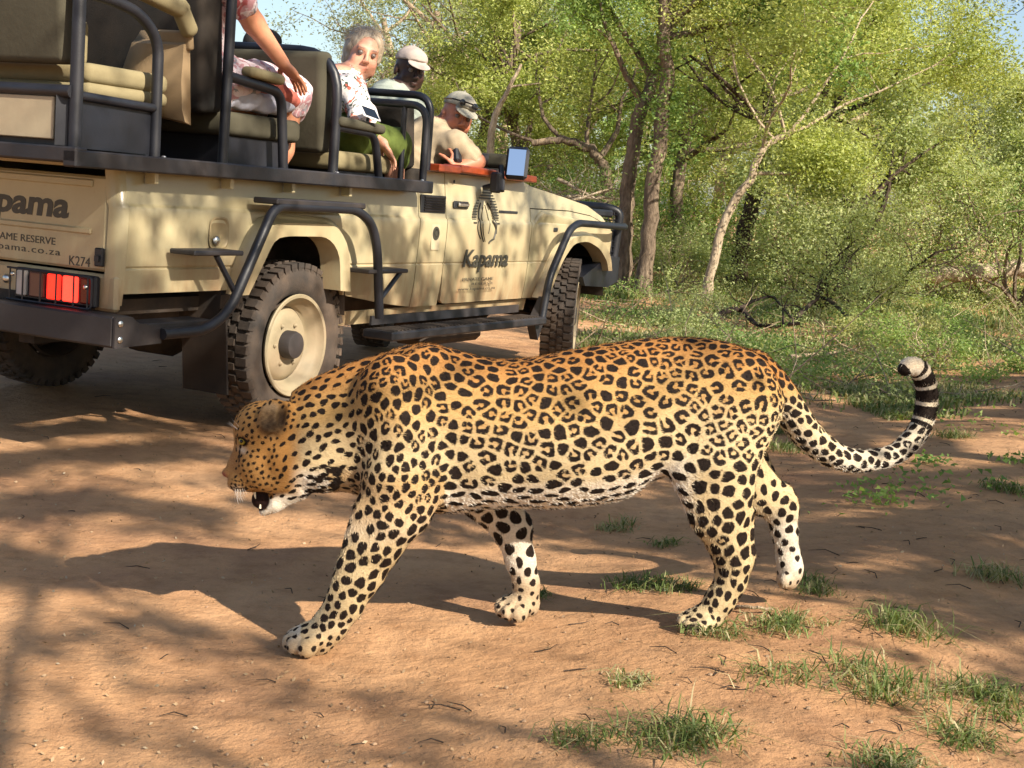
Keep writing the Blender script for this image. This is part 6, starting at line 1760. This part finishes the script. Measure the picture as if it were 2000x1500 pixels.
fallen('fallen_branch', 'dark crooked branch lying on the grass behind the leopard, left one', [([G(1370, 640), G(1440, 632, .16), G(1480, 645, .05), G(1560, 655, .12)], .035, .02), ([G(1440, 632, .16), G(1500, 622, .25), G(1545, 640, .1)], .02, .012)], 'dark', 42, twigs=3)
fallen('fallen_branch', 'forked branch propped up on the grass, pale at its tips', [([G(1545, 640, .05), G(1600, 618, .22), G(1670, 650, .10), G(1690, 655, .03)], .028, .015), ([G(1660, 650, .06), G(1710, 628, .32)], .015, .006), ([G(1600, 618, .22), G(1560, 600, .35)], .013, .006)], 'dark', 43, twigs=3)
fallen('fallen_branch', 'straight grey branch on the ground beside the base of the tail', [([G(1540, 705), G(1600, 706, .05), G(1650, 722, .02)], .022, .010), ([G(1600, 706, .05), G(1680, 690, .05)], .012, .008)], 'pale', 44, twigs=2)
fallen('fallen_branch', 'thin bent branch near the tip of the tail', [([G(1700, 690, .05), G(1760, 712, .04), G(1800, 735, .02)], .016, .007)], 'pale', 45, twigs=3)
fallen('twig', 'dry twig on the sand right of the near hind paw', [([G(1425, 1192, .01), G(1470, 1200, .02), G(1510, 1198, .01)], .006, .003)], 'pale', 46)
fallen('brush_pile', 'heap of bleached brushwood beyond the bonnet', [([at(1035, 395, 20), at(1100, 385, 20), at(1200, 388, 20.5)], .04, .02), ([at(1050, 370, 20.4), at(1130, 392, 20)], .02, .01), ([at(1090, 350, 20.4), at(1180, 395, 20)], .03, .01), ([at(1060, 405, 19.6), at(1190, 372, 19.8)], .03, .015)], 'dead', 47, 'brushwood', 9)
# anthill-like stump seen beside the arch
# ---- litter: twigs, dry leaves, pebbles on the soil
rs = np.random.default_rng(9)
mb = MB()
for k in range(420):
    y = 2.6 + 8 * rs.random() ** 1.3; x = rs.uniform(-.4, .48) * y
    if rs.random() > .25 + .75 * float(smooth01((x - .487 * (y - 3.4) + .2) / .9)): continue
    a = rs.uniform(0, pi); L_ = rs.uniform(.02, .10); z = float(ground_h(x, y)) + .003
    mb.tube([(x, y, z), (x + cos(a) * L_ * .5, y + sin(a) * L_ * .5, z + rs.uniform(0, .008)), (x + cos(a + .3) * L_, y + sin(a + .3) * L_, z)], [.0018, .0015, .0008], 4)
tag(mb.build('twigs', BARK['dark']), kind='stuff')
n = 2600; y = 2.5 + 7 * rs.random(n) ** 1.5; x = rs.uniform(-.42, .5, n) * y
P = np.stack([x, y, ground_h(x, y) + .004], 1)
M_DRY = leaf_mat('dry_leaf', [(.10, .06, .035), (.20, .13, .07), (.34, .24, .14), (.50, .42, .30)], .1)
o = leaves_mesh('dry_leaf_litter', P, .011, M_DRY, None, rs); o['kind'] = 'stuff'
pb = MB()
for k in range(700):
    y = 2.5 + 5.5 * rs.random() ** 1.5; x = rs.uniform(-.42, .5) * y; r = .0015 + .006 * rs.random() ** 3; pb.ball((x, y, float(ground_h(x, y)) + r * .3), (r, r * rs.uniform(.7, 1), r * .6), 6, 4, (0, 0, rs.uniform(0, 3)))
tag(pb.build('pebbles', simple('pebble', srgb('90765c'), .8, 0, .3, 40), None, True), kind='stuff')

# ---- the trees behind and beside the photographer, whose crowns dapple the track
def lit_keep(seed, dens):  # thins the unseen crowns to shape the dapples and keep the leopard sunlit
    def f(W, rs):
        t = W[:, 2] / SUN[2]; gx, gy = W[:, 0] - SUN[0] * t, W[:, 1] - SUN[1] * t
        s = (W[:, 1] - 3.45) / SUN[1]; qx, qz = W[:, 0] - SUN[0] * s, W[:, 2] - SUN[2] * s
        cat = (qz > -.02) & (qz < .85) & (qx > -.80) & (qx < 1.15)
        wx, wy = gx + .35 * np.sin(gy * 1.9 + seed), gy + .3 * np.sin(gx * 2.3 + 1)
        f_ = np.sin(wx * 3.3 + .6) * np.sin(wy * 7.4 + 1.1 + .8 * np.sin(wx * 1.3)) + .7 * np.sin(wx * 7.1 + 2 + wy * 2.2) * np.sin(wy * 8.9 - wx * 1.7) + .35 * np.sin(wx * 1.1 + wy * .8 + 2)
        on = f_ > np.where((gy > 5.5) & (gx < 1.5), -.45, np.where(gx > .1, -.55, .02))
        return ~(cat & (rs.random(len(W)) > .02)) & (on | (rs.random(len(W)) < .03))
    return f
for i, (x, y, h, lab, ndir) in enumerate((
    (6.6, -2.6, 6.4, 'tall shade tree behind the photographer', 11), (6.9, 2.4, 6.2, 'shade tree standing right of the view beside the track', 11), (5.0, -5.2, 6.0, 'shade tree behind the photographer, nearest to the track', 10),
    (8.4, 10.2, 6.6, 'farthest of the shade trees right of the view', 10), (8.6, 6.4, 6.5, 'shade tree right of the view, farther along the track', 10), (9.4, -.6, 7.4, 'highest of the shade trees right of the view', 11))):
    rs = np.random.default_rng(60 + i)
    tree('shade_tree', lab, 'tree', np.array([x, y, 0.0]), [(0, 0, 0), (-.2, .1, h * .3), (-.5, .1, h * .55), (-.8, .3, h * .8)], .17, .10, 'brown', 'green', rnd_limbs(rs, ndir, .5, 1, 3.1, .22), 70 + i, 52, .085, .26, keep=lit_keep(i, 1), depth=2)

tree('shade_tree', 'slender shade tree just behind the photographer', 'tree', np.array([2.3, -2.1, 0.0]), [(0, 0, 0), (.1, .1, 1.6), (.2, .4, 3.0), (.3, .8, 4.2)], .09, .05, 'brown', 'green',
     [(.8, (.5, 1, .3), 2.4), (.9, (.2, 1, .4), 2.6), (1, (.6, .9, .3), 2.2), (1, (0, 1, .3), 2.0), (.85, (-.3, .8, .4), 1.8)], 91, 60, .085, .24, keep=lit_keep(9, 1))
